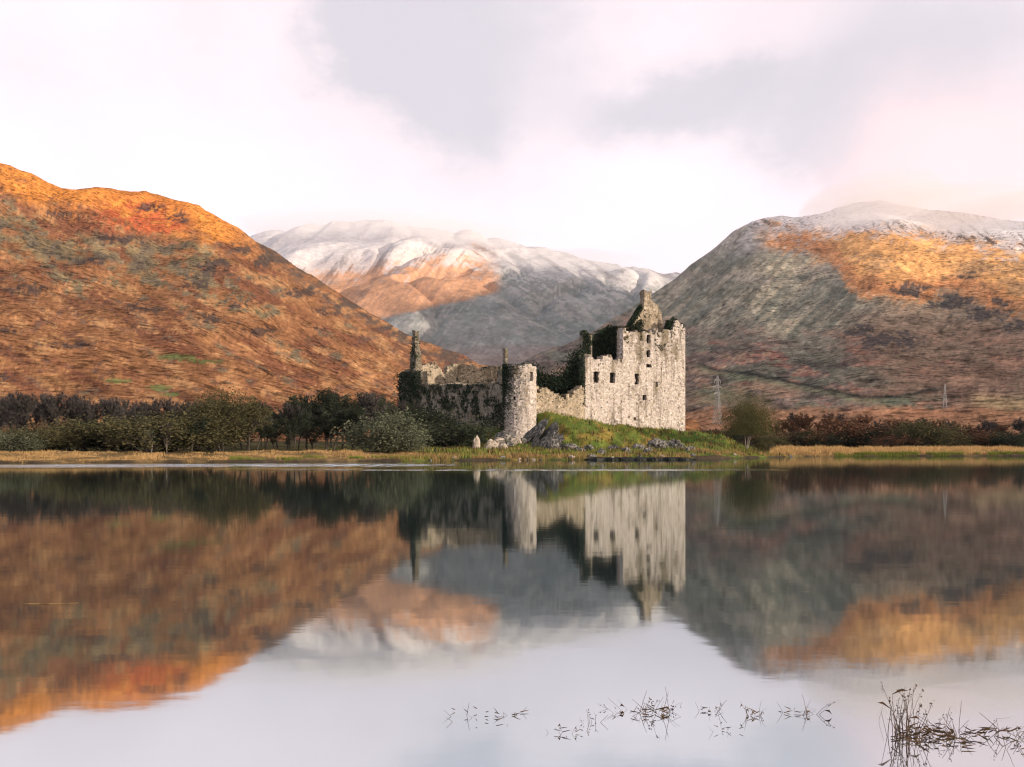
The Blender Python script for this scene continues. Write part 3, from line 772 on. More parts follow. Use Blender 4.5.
# gable with chimney on top of the keep
pG = off(0, 3.0)
gs = lambda px: on_line(px, pG, Fd)[0]
gab = ruin_wall('gable_wall', pG, Fd, Ld, 1.1, gs(624), gs(664), line_profile([(622, 338), (626, 334), (630, 329), (634, 321), (638, 313), (641, 307), (650, 300), (655, 304), (660, 310), (662, 313), (662.4, 328), (665, 334)], pG, Fd), 15.0, [], M_curtain, 17, jag=0.35)
def stack(name, p, w, dpt, z0, z1, mat, seed, parent, taper=0.85, cap=True):
    """a square chimney stack of rough courses with a broken head"""
    rr = np.random.RandomState(seed)
    V, F = [], []
    n = max(3, int((z1 - z0) / 0.3))
    for k in range(n + 1):
        f = 1 - (1 - taper) * k / n
        if cap and k >= n - 1: f += 0.10
        for i, (a, b) in enumerate(((-1, -1), (0, -1), (1, -1), (1, 0), (1, 1), (0, 1), (-1, 1), (-1, 0))):
            j = rr.normal(0, 0.05, 3)
            x = p[0] + FX * a * w / 2 * f + LX * b * dpt / 2 * f + j[0]
            y = p[1] + FY * a * w / 2 * f + LY * b * dpt / 2 * f + j[1]
            V.append((x - KX, y - KY, z0 + (z1 - z0) * k / n + j[2] * (3.0 if k == n else 0.7) - ZC))
    for k in range(n):
        for i in range(8):
            a, b = k * 8 + i, k * 8 + (i + 1) % 8
            F.append((a, b, b + 8, a + 8))
    F.append(tuple(n * 8 + i for i in range(8)))
    return mesh_obj(name, V, F, mat, parent)
s_, y_ = on_line(645.4, off(0, 3.5), Fd)
stack('chimney', (off(0, 3.5)[0] + FX * s_, off(0, 3.5)[1] + FY * s_), 1.55, 1.2, row2z(318, y_), row2z(291, y_), M_court, 3, gab, 0.92)
# round tower
RC, RR = off(-0.2, -0.45), 2.28
def ring(s):
    a = FA + math.pi / 2 + s / RR          # starts at the back, runs round
    return (RC[0] + RR * math.cos(a), RC[1] + RR * math.sin(a), -math.cos(a) * 0.9, -math.sin(a) * 0.9)
def ring_s(px):
    best, bs = 9, 0
    for s in np.linspace(0, 2 * math.pi * RR, 1500):
        x, y, ix, iy = ring(s)
        if y < RC[1] and abs(512 + FPX * x / y - px) < best:
            best, bs = abs(512 + FPX * x / y - px), s
    return bs
rt_top = lambda s: 13.0 + 0 * np.asarray(s)
rh = []
for (pa, pb, ra, rb) in ((530.2, 532.6, 372, 380.5), (512.8, 516.2, 396, 401)):
    s0, s1 = sorted((ring_s(pa), ring_s(pb)))
    if s1 - s0 < 0.5: s0, s1 = (s0 + s1) / 2 - 0.25, (s0 + s1) / 2 + 0.25
    rh.append((s0, s1, row2z(rb, 155.5), row2z(ra, 155.5)))
rtw = ruin_wall('round_tower', None, None, None, 1.0, 0, 2 * math.pi * RR, rt_top, 0.8, rh, M_tower, 18, jag=0.35, rough=0.045, poly=ring)
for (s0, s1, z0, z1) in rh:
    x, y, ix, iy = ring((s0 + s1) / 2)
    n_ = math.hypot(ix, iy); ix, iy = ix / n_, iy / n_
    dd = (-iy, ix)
    shade_fill(rtw, (x, y), dd, (ix, iy), (-(s1 - s0) / 2, (s1 - s0) / 2, z0, z1), 0.35, 0.3)
# west range: outer wall in shade, running back from the round tower
pL = K
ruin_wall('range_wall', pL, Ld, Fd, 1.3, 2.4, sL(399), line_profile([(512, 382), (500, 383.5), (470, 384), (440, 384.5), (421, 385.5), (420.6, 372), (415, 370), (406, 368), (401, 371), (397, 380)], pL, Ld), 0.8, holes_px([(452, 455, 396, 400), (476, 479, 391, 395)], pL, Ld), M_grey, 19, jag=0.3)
s_, y_ = on_line(415.6, off(0.7, 0), Ld)
stack('chimney', (off(0.7, 0)[0] + LX * s_, off(0.7, 0)[1] + LY * s_), 1.25, 2.3, row2z(388, y_), row2z(352, y_), M_grey, 5, castle, 0.82, False)
stack('chimney_head', (off(0.7, 0)[0] + LX * s_, off(0.7, 0)[1] + LY * s_), 0.95, 1.35, row2z(353, y_), row2z(331.5, y_), M_grey, 6, castle, 0.7)
# far courtyard wall, sunlit above the range wall
pC = off(0, 31.0)
ruin_wall('courtyard_wall', pC, Fd, Ld, 1.3, on_line(420, pC, Fd)[0], on_line(512, pC, Fd)[0], line_profile([(418, 364), (424, 365), (431, 363.5), (438, 364.5), (441, 368), (445, 374), (446.5, 374), (448, 367), (453, 364.5), (462, 364), (471, 364), (476, 365.5), (480, 370), (483, 371), (486, 367), (492, 367), (500, 367), (512, 369)], pC, Fd), 2.0, [], M_court, 20, jag=0.3)
# thin stack behind the round tower
s_, y_ = on_line(505.0, off(1.2, 0), Ld)
stack('chimney_stack', (off(1.2, 0)[0] + LX * s_, off(1.2, 0)[1] + LY * s_), 0.55, 0.85, 6.0, row2z(348.5, y_), M_grey, 8, castle, 0.8)
ruin_wall('corner_wall', off(0.6, 1.6), Ld, Fd, 1.2, 0.4, 5.0, lambda s: row2z(367.5, 161) + 0 * s, 3.0, [], M_grey, 21, jag=0.3)

# ------------------------------------------------------------------ plants: materials
def leaf_material(name, c1, c2, c3, trans=0.25):
    m, t = mat_new(name)
    co = t.n('ShaderNodeTexCoord').outputs['Object']
    oi = t.n('ShaderNodeObjectInfo').outputs['Random']
    n = t.noise(co, 0.9, 4, 0.6)
    c = t.mix(t.n('ShaderNodeMapRange', {'Value': n, 'From Min': 0.38, 'From Max': 0.62}).outputs[0], c1, c2)
    isl = t.n('ShaderNodeNewGeometry').outputs['Random Per Island']
    c = t.mix(t.m('MULTIPLY', isl, 0.55), c, c3)
    k = t.m('MULTIPLY_ADD', oi, 0.5, 0.75)
    c = t.mix(1.0, c, t.n('ShaderNodeCombineXYZ', {'X': k, 'Y': k, 'Z': k}).outputs[0], 'MULTIPLY')
    d = t.n('ShaderNodeBsdfDiffuse', {'Color': c})
    tr = t.n('ShaderNodeBsdfTranslucent', {'Color': c})
    mx = t.n('ShaderNodeMixShader', {0: trans, 1: d.outputs[0], 2: tr.outputs[0]})
    o = t.n('ShaderNodeOutputMaterial')
    t.t.links.new(mx.outputs[0], o.inputs[0])
    return m
M_olive = leaf_material('olive_leaves', (0.062, 0.068, 0.034), (0.105, 0.100, 0.050), (0.16, 0.13, 0.07))
M_dark = leaf_material('dark_leaves', (0.028, 0.042, 0.030), (0.048, 0.060, 0.040), (0.080, 0.085, 0.055))
M_twig = leaf_material('bare_twigs', (0.052, 0.050, 0.052), (0.080, 0.072, 0.072), (0.115, 0.100, 0.090), 0.0)
M_rust = leaf_material('russet_twigs', (0.115, 0.055, 0.035), (0.16, 0.085, 0.055), (0.12, 0.08, 0.05), 0.1)
M_pale = leaf_material('pale_willow_leaves', (0.085, 0.105, 0.065), (0.14, 0.155, 0.10), (0.22, 0.23, 0.16))
M_oak = leaf_material('oak_leaves', (0.060, 0.068, 0.030), (0.10, 0.10, 0.042), (0.15, 0.13, 0.06))
M_ivy = leaf_material('ivy_leaves', (0.014, 0.026, 0.018), (0.026, 0.042, 0.026), (0.045, 0.065, 0.04), 0.1)
M_moss = leaf_material('wall_top_plants', (0.10, 0.10, 0.03), (0.16, 0.13, 0.05), (0.20, 0.15, 0.07), 0.1)
M_straw = leaf_material('straw_reed', (0.40, 0.27, 0.12), (0.52, 0.36, 0.17), (0.33, 0.20, 0.09), 0.2)
M_tuft = leaf_material('green_tufts', (0.09, 0.17, 0.03), (0.19, 0.22, 0.05), (0.28, 0.24, 0.07), 0.25)
M_reed = leaf_material('dead_reed_stem', (0.045, 0.034, 0.024), (0.085, 0.058, 0.036), (0.16, 0.10, 0.055), 0.0)
m_, t_ = mat_new('bark')
co_ = t_.n('ShaderNodeTexCoord').outputs['Object']
nb_ = t_.noise(t_.mapping(co_, scale=(6, 6, 1.2)), 1.0, 4)
finish(t_, t_.ramp(nb_, [(0.3, (0.035, 0.030, 0.025)), (0.7, (0.12, 0.105, 0.09))]), 0.95, nb_, 0.6, 0.03)
M_bark = m_
m_, t_ = mat_new('pale_bark')
co_ = t_.n('ShaderNodeTexCoord').outputs['Object']
nb_ = t_.noise(t_.mapping(co_, scale=(5, 5, 1.5)), 1.0, 4)
finish(t_, t_.ramp(nb_, [(0.3, (0.16, 0.14, 0.12)), (0.7, (0.34, 0.31, 0.27))]), 0.95, nb_, 0.5, 0.03)
M_palebark = m_

# ------------------------------------------------------------------ trees
def tubes(segs, sides):
    V, F = [], []
    for (p, q, r0, r1) in segs:
        p, q = np.array(p), np.array(q)
        d = q - p
        L = np.linalg.norm(d)
        if L < 1e-6: continue
        d = d / L
        a = np.cross(d, (0.31, 0.77, 0.55)); a /= np.linalg.norm(a)
        b = np.cross(d, a)
        n0 = len(V)
        for (c, r) in ((p - d * r0 * 0.3, r0), (q + d * r1 * 0.3, r1)):
            for k in range(sides):
                t = 2 * math.pi * k / sides
                V.append(c + r * (math.cos(t) * a + math.sin(t) * b))
        for k in range(sides):
            k2 = (k + 1) % sides
            F.append((n0 + k, n0 + k2, n0 + sides + k2, n0 + sides + k))
    return V, F
def branch_out(rr, p, d, L, r, lvl, maxl, segs, tips, nkid, spread, up, wob=0.25):
    n = 3
    for i in range(n):
        d = d + rr.normal(0, wob, 3) * (0.6 if lvl == 0 else 1.0) + np.array((0, 0, up))
        d = d / np.linalg.norm(d)
        q = p + d * L / n
        r1 = r * (0.86 if i < n - 1 else 0.72)
        segs.append((p, q, r, r1, lvl))
        p, r = q, r1
        if lvl >= 1: tips.append((q, d, lvl))
        if lvl < maxl and (i >= 1 or lvl > 0 or rr.rand() < 0.45):
            for k in range(nkid if i == n - 1 else max(1, nkid // 2)):
                ax = rr.normal(0, 1, 3); ax -= d * ax.dot(d); ax /= np.linalg.norm(ax)
                dd = d * math.cos(spread) + ax * math.sin(spread)
                branch_out(rr, p, dd, L * rr.uniform(0.55, 0.8), r * 0.62, lvl + 1, maxl, segs, tips, nkid, spread, up, wob)
    return
def leaf_faces(rr, centres, size, flat=0.5):
    n = len(centres)
    c = np.asarray(centres)
    a = rr.normal(0, 1, (n, 3)); a[:, 2] *= flat; a /= np.linalg.norm(a, axis=1)[:, None]
    b = np.cross(a, rr.normal(0, 1, (n, 3))); b /= np.linalg.norm(b, axis=1)[:, None]
    s = size * rr.uniform(0.6, 1.4, n)[:, None]
    V = np.stack([c - a * s, c - b * s * 0.55, c + a * s, c + b * s * 0.55], 1).reshape(-1, 3)
    F = (np.arange(n)[:, None] * 4 + np.arange(4)[None, :])
    return V, F
def tree_meshes(seed, kind):
    """trunk and crown meshes about one metre tall per unit: each kind has its own habit"""
    rr = np.random.RandomState(seed)
    segs, tips = [], []
    if kind == 'bare':
        branch_out(rr, np.zeros(3), np.array((0, 0, 1.0)), 3.6, 0.11, 0, 2, segs, tips, 4, 0.55, 0.16, 0.16)
    elif kind == 'oak':
        for k in range(3):
            a = k * 2.1 + rr.rand()
            branch_out(rr, np.array((0.08 * math.cos(a), 0.08 * math.sin(a), 0.0)), np.array((0.30 * math.cos(a), 0.30 * math.sin(a), 1.0)), 2.6, 0.13, 0, 2, segs, tips, 4, 0.80, 0.02, 0.2)
    elif kind == 'round':
        for k in range(3):
            a = k * 2.1 + rr.rand()
            branch_out(rr, np.array((0.10 * math.cos(a), 0.10 * math.sin(a), 0.0)), np.array((0.32 * math.cos(a), 0.32 * math.sin(a), 1.0)), 2.3, 0.12, 0, 2, segs, tips, 4, 0.75, 0.03, 0.2)
    elif kind == 'bush':
        for k in range(5):
            a = k * 1.26 + rr.rand()
            branch_out(rr, np.array((0.12 * math.cos(a), 0.12 * math.sin(a), 0.0)), np.array((0.8 * math.cos(a), 0.8 * math.sin(a), 0.8)), 1.3, 0.05, 0, 1, segs, tips, 4, 0.7, 0.05, 0.25)
    else:   # woodland tree
        branch_out(rr, np.zeros(3), np.array((0, 0, 1.0)), 3.0, 0.12, 0, 2, segs, tips, 4, 0.7, 0.08, 0.2)
    zmax = max(t[0][2] for t in tips)
    T = np.array([t[0] for t in tips])
    main = [s[:4] for s in segs if s[4] < (2 if kind != 'bush' else 1)]
    fine = [s[:4] for s in segs if s[4] >= (2 if kind != 'bush' else 1)]
    V1, F1 = tubes(main, 5)
    V2, F2 = tubes([(p, q, max(r0, 0.012), max(r1, 0.008)) for p, q, r0, r1 in fine], 3)
    nt = len(V1)
    V1 = list(V1) + list(V2)
    F1 = list(F1) + [tuple(i + nt for i in f) for f in F2]
    if kind == 'bare':
        # sprays of fine twigs
        V, F = [], []
        for (p, d, l) in tips:
            for k in range(22 if l == 2 else 11):
                dd = d + rr.normal(0, 0.55, 3) + np.array((0, 0, 0.35)); dd /= np.linalg.norm(dd)
                L = rr.uniform(0.35, 0.95)
                sd_ = np.cross(dd, rr.normal(0, 1, 3)); sd_ /= np.linalg.norm(sd_)
                n0 = len(V)
                mid = p + dd * L * 0.5 + rr.normal(0, 0.05, 3)
                V += [p - sd_ * 0.030, p + sd_ * 0.030, mid + sd_ * 0.026, p + dd * L, mid - sd_ * 0.026]
                F.append((n0, n0 + 1, n0 + 2, n0 + 3, n0 + 4))
        return V1, F1, np.array(V), F, zmax + 0.5
    per = {'round': 46, 'bush': 62, 'wood': 38, 'oak': 120}[kind]
    rad = {'round': 0.42, 'bush': 0.36, 'wood': 0.15, 'oak': 2.1}[kind]
    C = np.repeat(T, per, axis=0)
    C = C + rr.normal(0, rad, C.shape) * np.array((1, 1, 0.75))
    # gaps: drop leaves where a coarse noise says there is a hole
    keepm = perlin(C[:, 0] * 0.9 + seed, C[:, 1] * 0.9, C[:, 2] * 1.1) > -0.22
    C = C[keepm & (C[:, 2] > {'bush': 0.15, 'round': 1.1, 'wood': 0.15, 'oak': 2.1}[kind])]
    V, F = leaf_faces(rr, C, {'round': 0.075, 'bush': 0.07, 'wood': 0.085, 'oak': 0.085}[kind])
    return V1, F1, V, F, zmax + 0.3
PROTO = {}
def proto(kind, seed, leafm, barkm):
    key = (kind, seed, leafm.name)
    if key not in PROTO:
        V1, F1, V2, F2, h = tree_meshes(seed, kind)
        def mk(nm, V, F, m):
            o = mesh_obj(nm, V, F, m)
            me = o.data
            bpy.data.objects.remove(o)
            return me
        PROTO[key] = (mk('trunk', V1, F1, barkm), mk('crown', V2, F2, leafm), h)
    return PROTO[key]
def tree(name, label, cat, px, y, height, kind, seed, leafm, barkm, group=None, wide=1.0, rz=None, z=None):
    rr = random.Random(int(px * 13 + y * 7))
    me1, me2, h = proto(kind, seed, leafm, barkm)
    x = float(PX(px)) * y
    zz = float(ground_z(x, y)) - 0.08 if z is None else z
    t = thing(name, label, cat, (x, y, zz), rr.uniform(0, 6.28) if rz is None else rz, group)
    k = 1.07 * height / h
    t.scale = (k * wide, k * wide, k)
    for nm, me in (('trunk', me1), ('crown', me2)):
        o = bpy.data.objects.new(nm, me)
        COL.objects.link(o)
        o.parent = t
    return t
ORD = ['first', 'second', 'third', 'fourth', 'fifth', 'sixth', 'seventh', 'eighth', 'ninth', 'tenth', 'eleventh', 'twelfth', 'thirteenth', 'fourteenth', 'fifteenth', 'sixteenth',
       'seventeenth', 'eighteenth', 'nineteenth', 'twentieth', 'twenty-first', 'twenty-second', 'twenty-third', 'twenty-fourth', 'twenty-fifth', 'twenty-sixth', 'twenty-seventh', 'twenty-eighth',
       'twenty-ninth', 'thirtieth']
rnd = random.Random(5)
# back row of bare birches under the hill
n = 26
for i in range(n):
    px = -22 + i * 9.6 + rnd.uniform(-3, 3)
    y = 150 + rnd.uniform(-8, 14)
    top = np.interp(px, [-30, 0, 60, 130, 190, 230], [396, 396, 398, 402, 404, 400]) + rnd.uniform(-3, 5)
    z0 = float(ground_z(PX(px) * y, y))
    tree('bare_tree', 'bare grey-purple tree below the bracken hill, %s from the left in the back row' % ORD[i], 'tree', px, y, row2z(top, y) - z0, 'bare', 100 + i % 4, M_twig, M_bark, 'bare trees along the foot of the hill', 0.95)
# second row of dark woodland further right, up to the castle
n = 22
for i in range(n):
    px = 205 + i * 9.2 + rnd.uniform(-3, 3)
    y = 138 + rnd.uniform(-6, 16)
    top = np.interp(px, [200, 240, 262, 290, 330, 360, 400], [400, 402, 406, 404, 389, 393, 398]) + rnd.uniform(-2, 6)
    z0 = float(ground_z(PX(px) * y, y))
    k = 'bare' if i % 3 == 0 else 'wood'
    tree('woodland_tree', '%s tree in the dark wood west of the castle, %s from the left' % ('bare-twigged' if k == 'bare' else 'dense', ORD[i]), 'tree', px, y, row2z(top, y) - z0, k, 200 + i % 4, M_dark if k != 'bare' else M_twig, M_bark, 'dark woodland trees west of the castle', 1.1)
# front row of olive thickets on the shore
n = 24
for i in range(n):
    px = -14 + i * 9.4 + rnd.uniform(-2.5, 2.5)
    y = 117 + rnd.uniform(-4, 10)
    top = np.interp(px, [-20, 20, 60, 100, 160, 200, 215], [431, 428, 424, 420, 419, 418, 416]) + rnd.uniform(-4, 4)
    z0 = float(ground_z(PX(px) * y, y))
    tree('shore_tree', 'low %s tree on the grassy shore, %s from the left in front' % (('olive-green', 'dark', 'mossy')[i % 3], ORD[i]), 'tree', px, y, row2z(top, y) - z0, 'bush' if i % 2 else 'wood', 300 + i % 5, (M_olive, M_dark, M_olive)[i % 3], M_bark, 'thicket trees along the western shore', 1.5 if i % 2 else 1.35)
n = 16
for i in range(n):
    px = 248 + i * 9.6 + rnd.uniform(-2.5, 2.5)
    y = 126 + rnd.uniform(-4, 7)
    top = np.interp(px, [240, 270, 300, 340, 380, 400], [412, 418, 412, 406, 410, 414]) + rnd.uniform(-4, 6)
    z0 = float(ground_z(PX(px) * y, y))
    tree('shore_tree', 'shadowy %s tree in front of the dark castle wood, %s from the left' % (('leafy', 'twiggy')[i % 3 == 2], ORD[i]), 'tree', px, y, row2z(top, y) - z0, 'bare' if i % 3 == 2 else 'wood', 400 + i % 4, M_twig if i % 3 == 2 else M_dark, M_bark, 'shadowy trees by the castle', 1.25)
# trees that stand out
def lone(name, label, cat, px, y, toprow, kind, seed, lm, bm, wide):
    z0 = float(ground_z(PX(px) * y, y))
    return tree(name, label, cat, px, y, row2z(toprow, y) - z0, kind, seed, lm, bm, None, wide)
lone('broadleaf_tree', 'tall olive-brown tree with a domed crown, highest of the western shore', 'tree', 222, 121, 391, 'round', 31, M_olive, M_bark, 0.95)
lone('broadleaf_tree', 'olive-brown tree with a narrow crown just beside the tallest shore tree', 'tree', 249, 122, 398, 'wood', 32, M_olive, M_bark, 1.0)
lone('birch_tree', 'pale yellowish birch with a thin white trunk among the dark thicket', 'tree', 151, 112, 428, 'wood', 33, M_pale, M_palebark, 1.0)
lone('birch_tree', 'slim leafless birch with a white trunk beside the yellowish birch', 'tree', 167, 112, 424, 'bare', 34, M_twig, M_palebark, 0.8)
lone('willow_bush', 'pale green-yellow round bush at the far western end of the thicket', 'bush', 8, 110, 430, 'bush', 35, M_pale, M_bark, 1.4)
lone('willow_bush', 'big silvery-green willow bush in front of the dark wood beside the castle', 'bush', 384, 122, 413, 'bush', 36, M_pale, M_bark, 1.15)
lone('willow_bush', 'small silvery-green bush leaning against the big willow bush', 'bush', 403, 123, 424, 'bush', 37, M_pale, M_bark, 1.2)
lone('dark_bush', 'dark green bush growing against the shaded range wall', 'bush', 432, 150, 412, 'bush', 38, M_dark, M_bark, 1.2)
lone('dark_bush', 'low dark bush at the foot of the shaded range wall', 'bush', 452, 146, 421, 'bush', 39, M_dark, M_bark, 1.5)
lone('dark_bush', 'dark bush beside the tall chimney end of the range wall', 'bush', 415, 148, 404, 'wood', 40, M_dark, M_bark, 0.9)
lone('oak_tree', 'round olive oak with forked trunk standing alone on the green bank east of the keep', 'tree', 747, 157, 410, 'oak', 41, M_oak, M_palebark, 0.64)
lone('grey_bush', 'grey-green bush beneath the lone oak', 'bush', 764, 159, 440, 'bush', 42, M_olive, M_bark, 1.0)
# eastern wood behind the reed bed
n = 30
for i in range(n):
    px = 690 + i * 12.3 + rnd.uniform(-4, 4)
    y = 232 + rnd.uniform(-8, 24)
    top = np.interp(px, [690, 720, 770, 800, 850, 900, 960, 1024], [429, 428, 423, 414, 418, 420, 423, 421]) + rnd.uniform(-3, 5)
    z0 = float(ground_z(PX(px) * y, y))
    tree('russet_tree', 'leafless russet tree behind the golden reed bed, %s from the left at the back' % ORD[i], 'tree', px, y, row2z(top, y) - z0, 'bare', 500 + i % 4, M_rust if i % 3 else M_twig, M_bark, 'russet trees behind the eastern reed bed', 1.6)
n = 30
for i in range(n):
    px = 684 + i * 12.4 + rnd.uniform(-4, 4)
    y = 214 + rnd.uniform(-5, 9)
    top = np.interp(px, [690, 760, 830, 1024], [434, 432, 431, 433]) + rnd.uniform(-4, 4)
    if i in (14, 19): top -= 7
    z0 = float(ground_z(PX(px) * y, y))
    tree('dark_shrub', 'low dark shrub edging the golden reed bed, %s from the left' % ORD[i], 'shrub', px, y, row2z(top, y) - z0, 'bush', 600 + i % 5, (M_dark, M_olive, M_rust)[i % 3], M_bark, 'dark shrubs behind the eastern reed bed', 1.7)

# ------------------------------------------------------------------ ivy and plants on the ruin
def ivy_patch(name, label, n, sample, size, mat, seed, cat='ivy'):
    rr = np.random.RandomState(seed)
    C = np.array([sample(rr) for _ in range(n)])
    o_ = C[:, :2].mean(axis=0); z_ = C[:, 2].min()
    V, F = leaf_faces(rr, C - np.array((o_[0], o_[1], z_)), size, 0.8)
    o = mesh_obj(name, V, F, mat)
    o.location = (o_[0], o_[1], z_)
    return tag(o, label, cat)
def on_wall(p0, d, nrm, s0, s1, zlo, zhi, depth=0.35, dens=None):
    def f(rr):
        while True:
            s = rr.uniform(s0, s1)
            a, b = zlo(s), zhi(s)
            z = rr.uniform(a, b)
            if perlin(s * 0.5, z * 0.45, 3.3) + 0.6 * perlin(s * 1.4, z * 1.3, 6.1) < (dens if dens is not None else -9):
                continue
            q = abs(rr.normal(0, depth))
            return (p0[0] + d[0] * s + nrm[0] * q, p0[1] + d[1] * s + nrm[1] * q, z)
    return f
nW = (-FX, -FY)                                    # out of the west faces
nS = (-LX, -LY)                                    # out of the south faces
cst = lambda v: (lambda s: v)
ivy_patch('ivy', 'dark ivy smothering the shaded west side of the keep above the low curtain wall', 4200,
          on_wall(pW, Ld, nW, 0.0, 5.6, cst(8.0), lambda s: float(W_top(s)) + 0.5, 0.95, -0.6), 0.17, M_ivy, 51)
ivy_patch('ivy', 'dark ivy hanging on the inner walls of the keep behind its broken front', 9000,
          on_wall(pB, Fd, nS, 0.0, 11.5, cst(11.5), lambda s: float(B_top(s)) + 0.35, 0.35, -0.9), 0.17, M_ivy, 52)
pBush = off(0, 2.4)
ivy_patch('ivy', 'round dark bush of ivy rising behind the lowest dip of the curtain wall', 4200,
          lambda rr: (lambda v, c: (pBush[0] + FX * (c + v[0] * 1.5) + LX * (v[1] * 0.9 + 0.8), pBush[1] + FY * (c + v[0] * 1.5) + LY * (v[1] * 0.9 + 0.8), 10.7 + v[2] * 1.3 + (1.5 if c < 5 else 0.6)))(rr.normal(0, 0.55, 3), rr.choice([3.2, 4.6, 6.2, 7.8, 9.6])), 0.16, M_ivy, 53)
ivy_patch('ivy', 'thick ivy over the chimney end of the shaded range wall', 3400,
          on_wall(off(0, 0), Ld, nW, sL(421), sL(399), cst(4.0), lambda s: row2z(370, 180), 0.45, -0.5), 0.17, M_ivy, 54)
ivy_patch('ivy', 'ivy creeping in patches over the long shaded range wall', 7000,
          on_wall(off(0, 0), Ld, nW, 3.0, sL(421), cst(3.0), lambda s: row2z(384, KY + LY * s), 0.14, 0.04), 0.12, M_ivy, 55)
ivy_patch('ivy', 'ivy climbing the tall chimney at the end of the range', 900,
          lambda rr: (lambda s, k: (s[0] + rr.normal(0, 0.42), s[1] + rr.normal(0, 0.42), rr.uniform(11, 18.8)))(off(0.3, on_line(415.0, off(0.3, 0), Ld)[0] + 0.2), 0), 0.13, M_ivy, 56)
ivy_patch('ivy', 'ivy draped down the shaded flank of the round tower and its corner stack', 2600,
          lambda rr: (lambda a, z: (RC[0] + (RR + abs(rr.normal(0, 0.14))) * math.cos(a), RC[1] + (RR + 0.1) * math.sin(a), z))(R(172) + abs(rr.normal(0, R(38))), 13.3 - abs(rr.normal(0, 3.6))), 0.13, M_ivy, 57)
ivy_patch('wall_plants', 'dark bushy plants growing along the wall head of the keep beside the gable', 3400,
          on_wall(off(0, 1.2), Fd, nS, gs(655), gs(673), lambda s: 19.2, lambda s: 21.5 + 0.7 * math.sin(s * 1.9) + 0.5 * math.sin(s * 4.3), 0.5), 0.14, M_ivy, 58, 'plant')
ivy_patch('wall_plants', 'small dark plants on the broken shoulder between keep front and gable', 1900,
          on_wall(off(0, 1.4), Fd, nS, gs(622), gs(634), lambda s: 18.9, lambda s: 20.3 + 1.3 * sstep(gs(623), gs(634), s), 0.5), 0.13, M_dark, 59, 'plant')
ivy_patch('wall_plants', 'dark plants crowding the sloping western head of the gable', 1500,
          on_wall(off(0, 3.4), Fd, nS, gs(626), gs(641), lambda s: float(np.interp(s, [gs(626), gs(641)], [row2z(335, 174), row2z(311, 176)])), lambda s: float(np.interp(s, [gs(626), gs(641)], [row2z(327, 174), row2z(304, 176)])), 0.5), 0.14, M_ivy, 60, 'plant')
ivy_patch('wall_plants', 'mossy plants along the broken head of the low curtain wall', 900,
          on_wall(off(0, 0.7), Fd, nS, 2.6, sF(585), lambda s: float(np.interp(s, [2, 6, 8.5, 13], [8.5, 7.7, 7.9, 9.4])), lambda s: float(np.interp(s, [2, 6, 8.5, 13], [9.9, 9.0, 9.0, 10.6])), 0.35), 0.10, M_moss, 61, 'plant')

ivy_patch('wall_plants', 'dark plants trailing down the keep front below its bushy wall head', 420,
          on_wall(K, Fd, nS, sF(649), sF(672), lambda s: row2z(346, 172) + 1.5 * perlin(s * 0.9, 1.3, 2.2), lambda s: row2z(329, 172), 0.10, 0.12), 0.09, M_dark, 62, 'plant')
ivy_patch('wall_plants', 'brown plants trailing over the keep front under the chimney gable', 350,
          on_wall(K, Fd, nS, sF(623), sF(648), lambda s: row2z(341, 172) + 1.5 * perlin(s * 0.9, 5.3, 2.2), lambda s: row2z(329, 172), 0.10, 0.12), 0.09, M_moss, 63, 'plant')

ivy_patch('ivy', 'ivy hiding the ragged western end of the keep front beside the curtain wall', 1500,
          on_wall(off(s585, 0.0), Ld, nW, -0.1, 1.9, cst(7.6), lambda s: row2z(352, 170), 0.3, -0.9), 0.15, M_ivy, 64)
ivy_patch('ivy', 'ivy creeping over the standing stub at the west corner of the keep', 700,
          on_wall(off(s585 + 1.25, 1.55), Fd, nS, -0.5, 1.0, lambda s: row2z(356, 171), lambda s: row2z(336, 171), 0.18, -0.2), 0.13, M_ivy, 65)

# ------------------------------------------------------------------ grasses
def blades(name, n, place, hgt, width, mat, seed, lean=0.35):
    rr = np.random.RandomState(seed)
    P = place(rr, n)
    n = len(P)
    h = hgt(P, rr) * rr.uniform(0.55, 1.25, n)
    a = rr.uniform(0, 2 * math.pi, n)
    dx, dy = np.cos(a), np.sin(a)
    wv = width * rr.uniform(0.6, 1.4, n)
    b = rr.uniform(0, 2 * math.pi, n)
    lx, ly = np.cos(b) * lean * h * rr.uniform(0.2, 1, n), np.sin(b) * lean * h * rr.uniform(0.2, 1, n)
    A = np.stack([P[:, 0] - dx * wv, P[:, 1] - dy * wv, P[:, 2] - 0.06], 1)
    B = np.stack([P[:, 0] + dx * wv, P[:, 1] + dy * wv, P[:, 2] - 0.06], 1)
    C = np.stack([P[:, 0] + lx, P[:, 1] + ly, P[:, 2] + h], 1)
    V = np.stack([A, B, C], 1).reshape(-1, 3)
    F = np.arange(3 * n).reshape(n, 3)
    return stuff(mesh_obj(name, V, F, mat))
def strip(px0, px1, d0, d1, thresh=-9, fs=5.0):
    def f(rr, n):
        px = rr.uniform(px0, px1, n * 2)
        y = shore_y(px) + rr.uniform(d0, d1, n * 2)
        x = PX(px) * y
        k = fbm(x / fs, y / fs, 4.4, 2) > thresh
        x, y = x[k][:n], y[k][:n]
        return np.stack([x, y, ground_z(x, y)], 1)
    return f
tagk = lambda o, l, c: tag(o, l, c)
blades('reed_bed', 26000, strip(770, 1110, 1.5, 24, -0.25), lambda P, rr: 0.62 + 0.40 * fbm(P[:, 0] / 4, P[:, 1] / 8, 1.0, 3), 0.05, M_straw, 71)
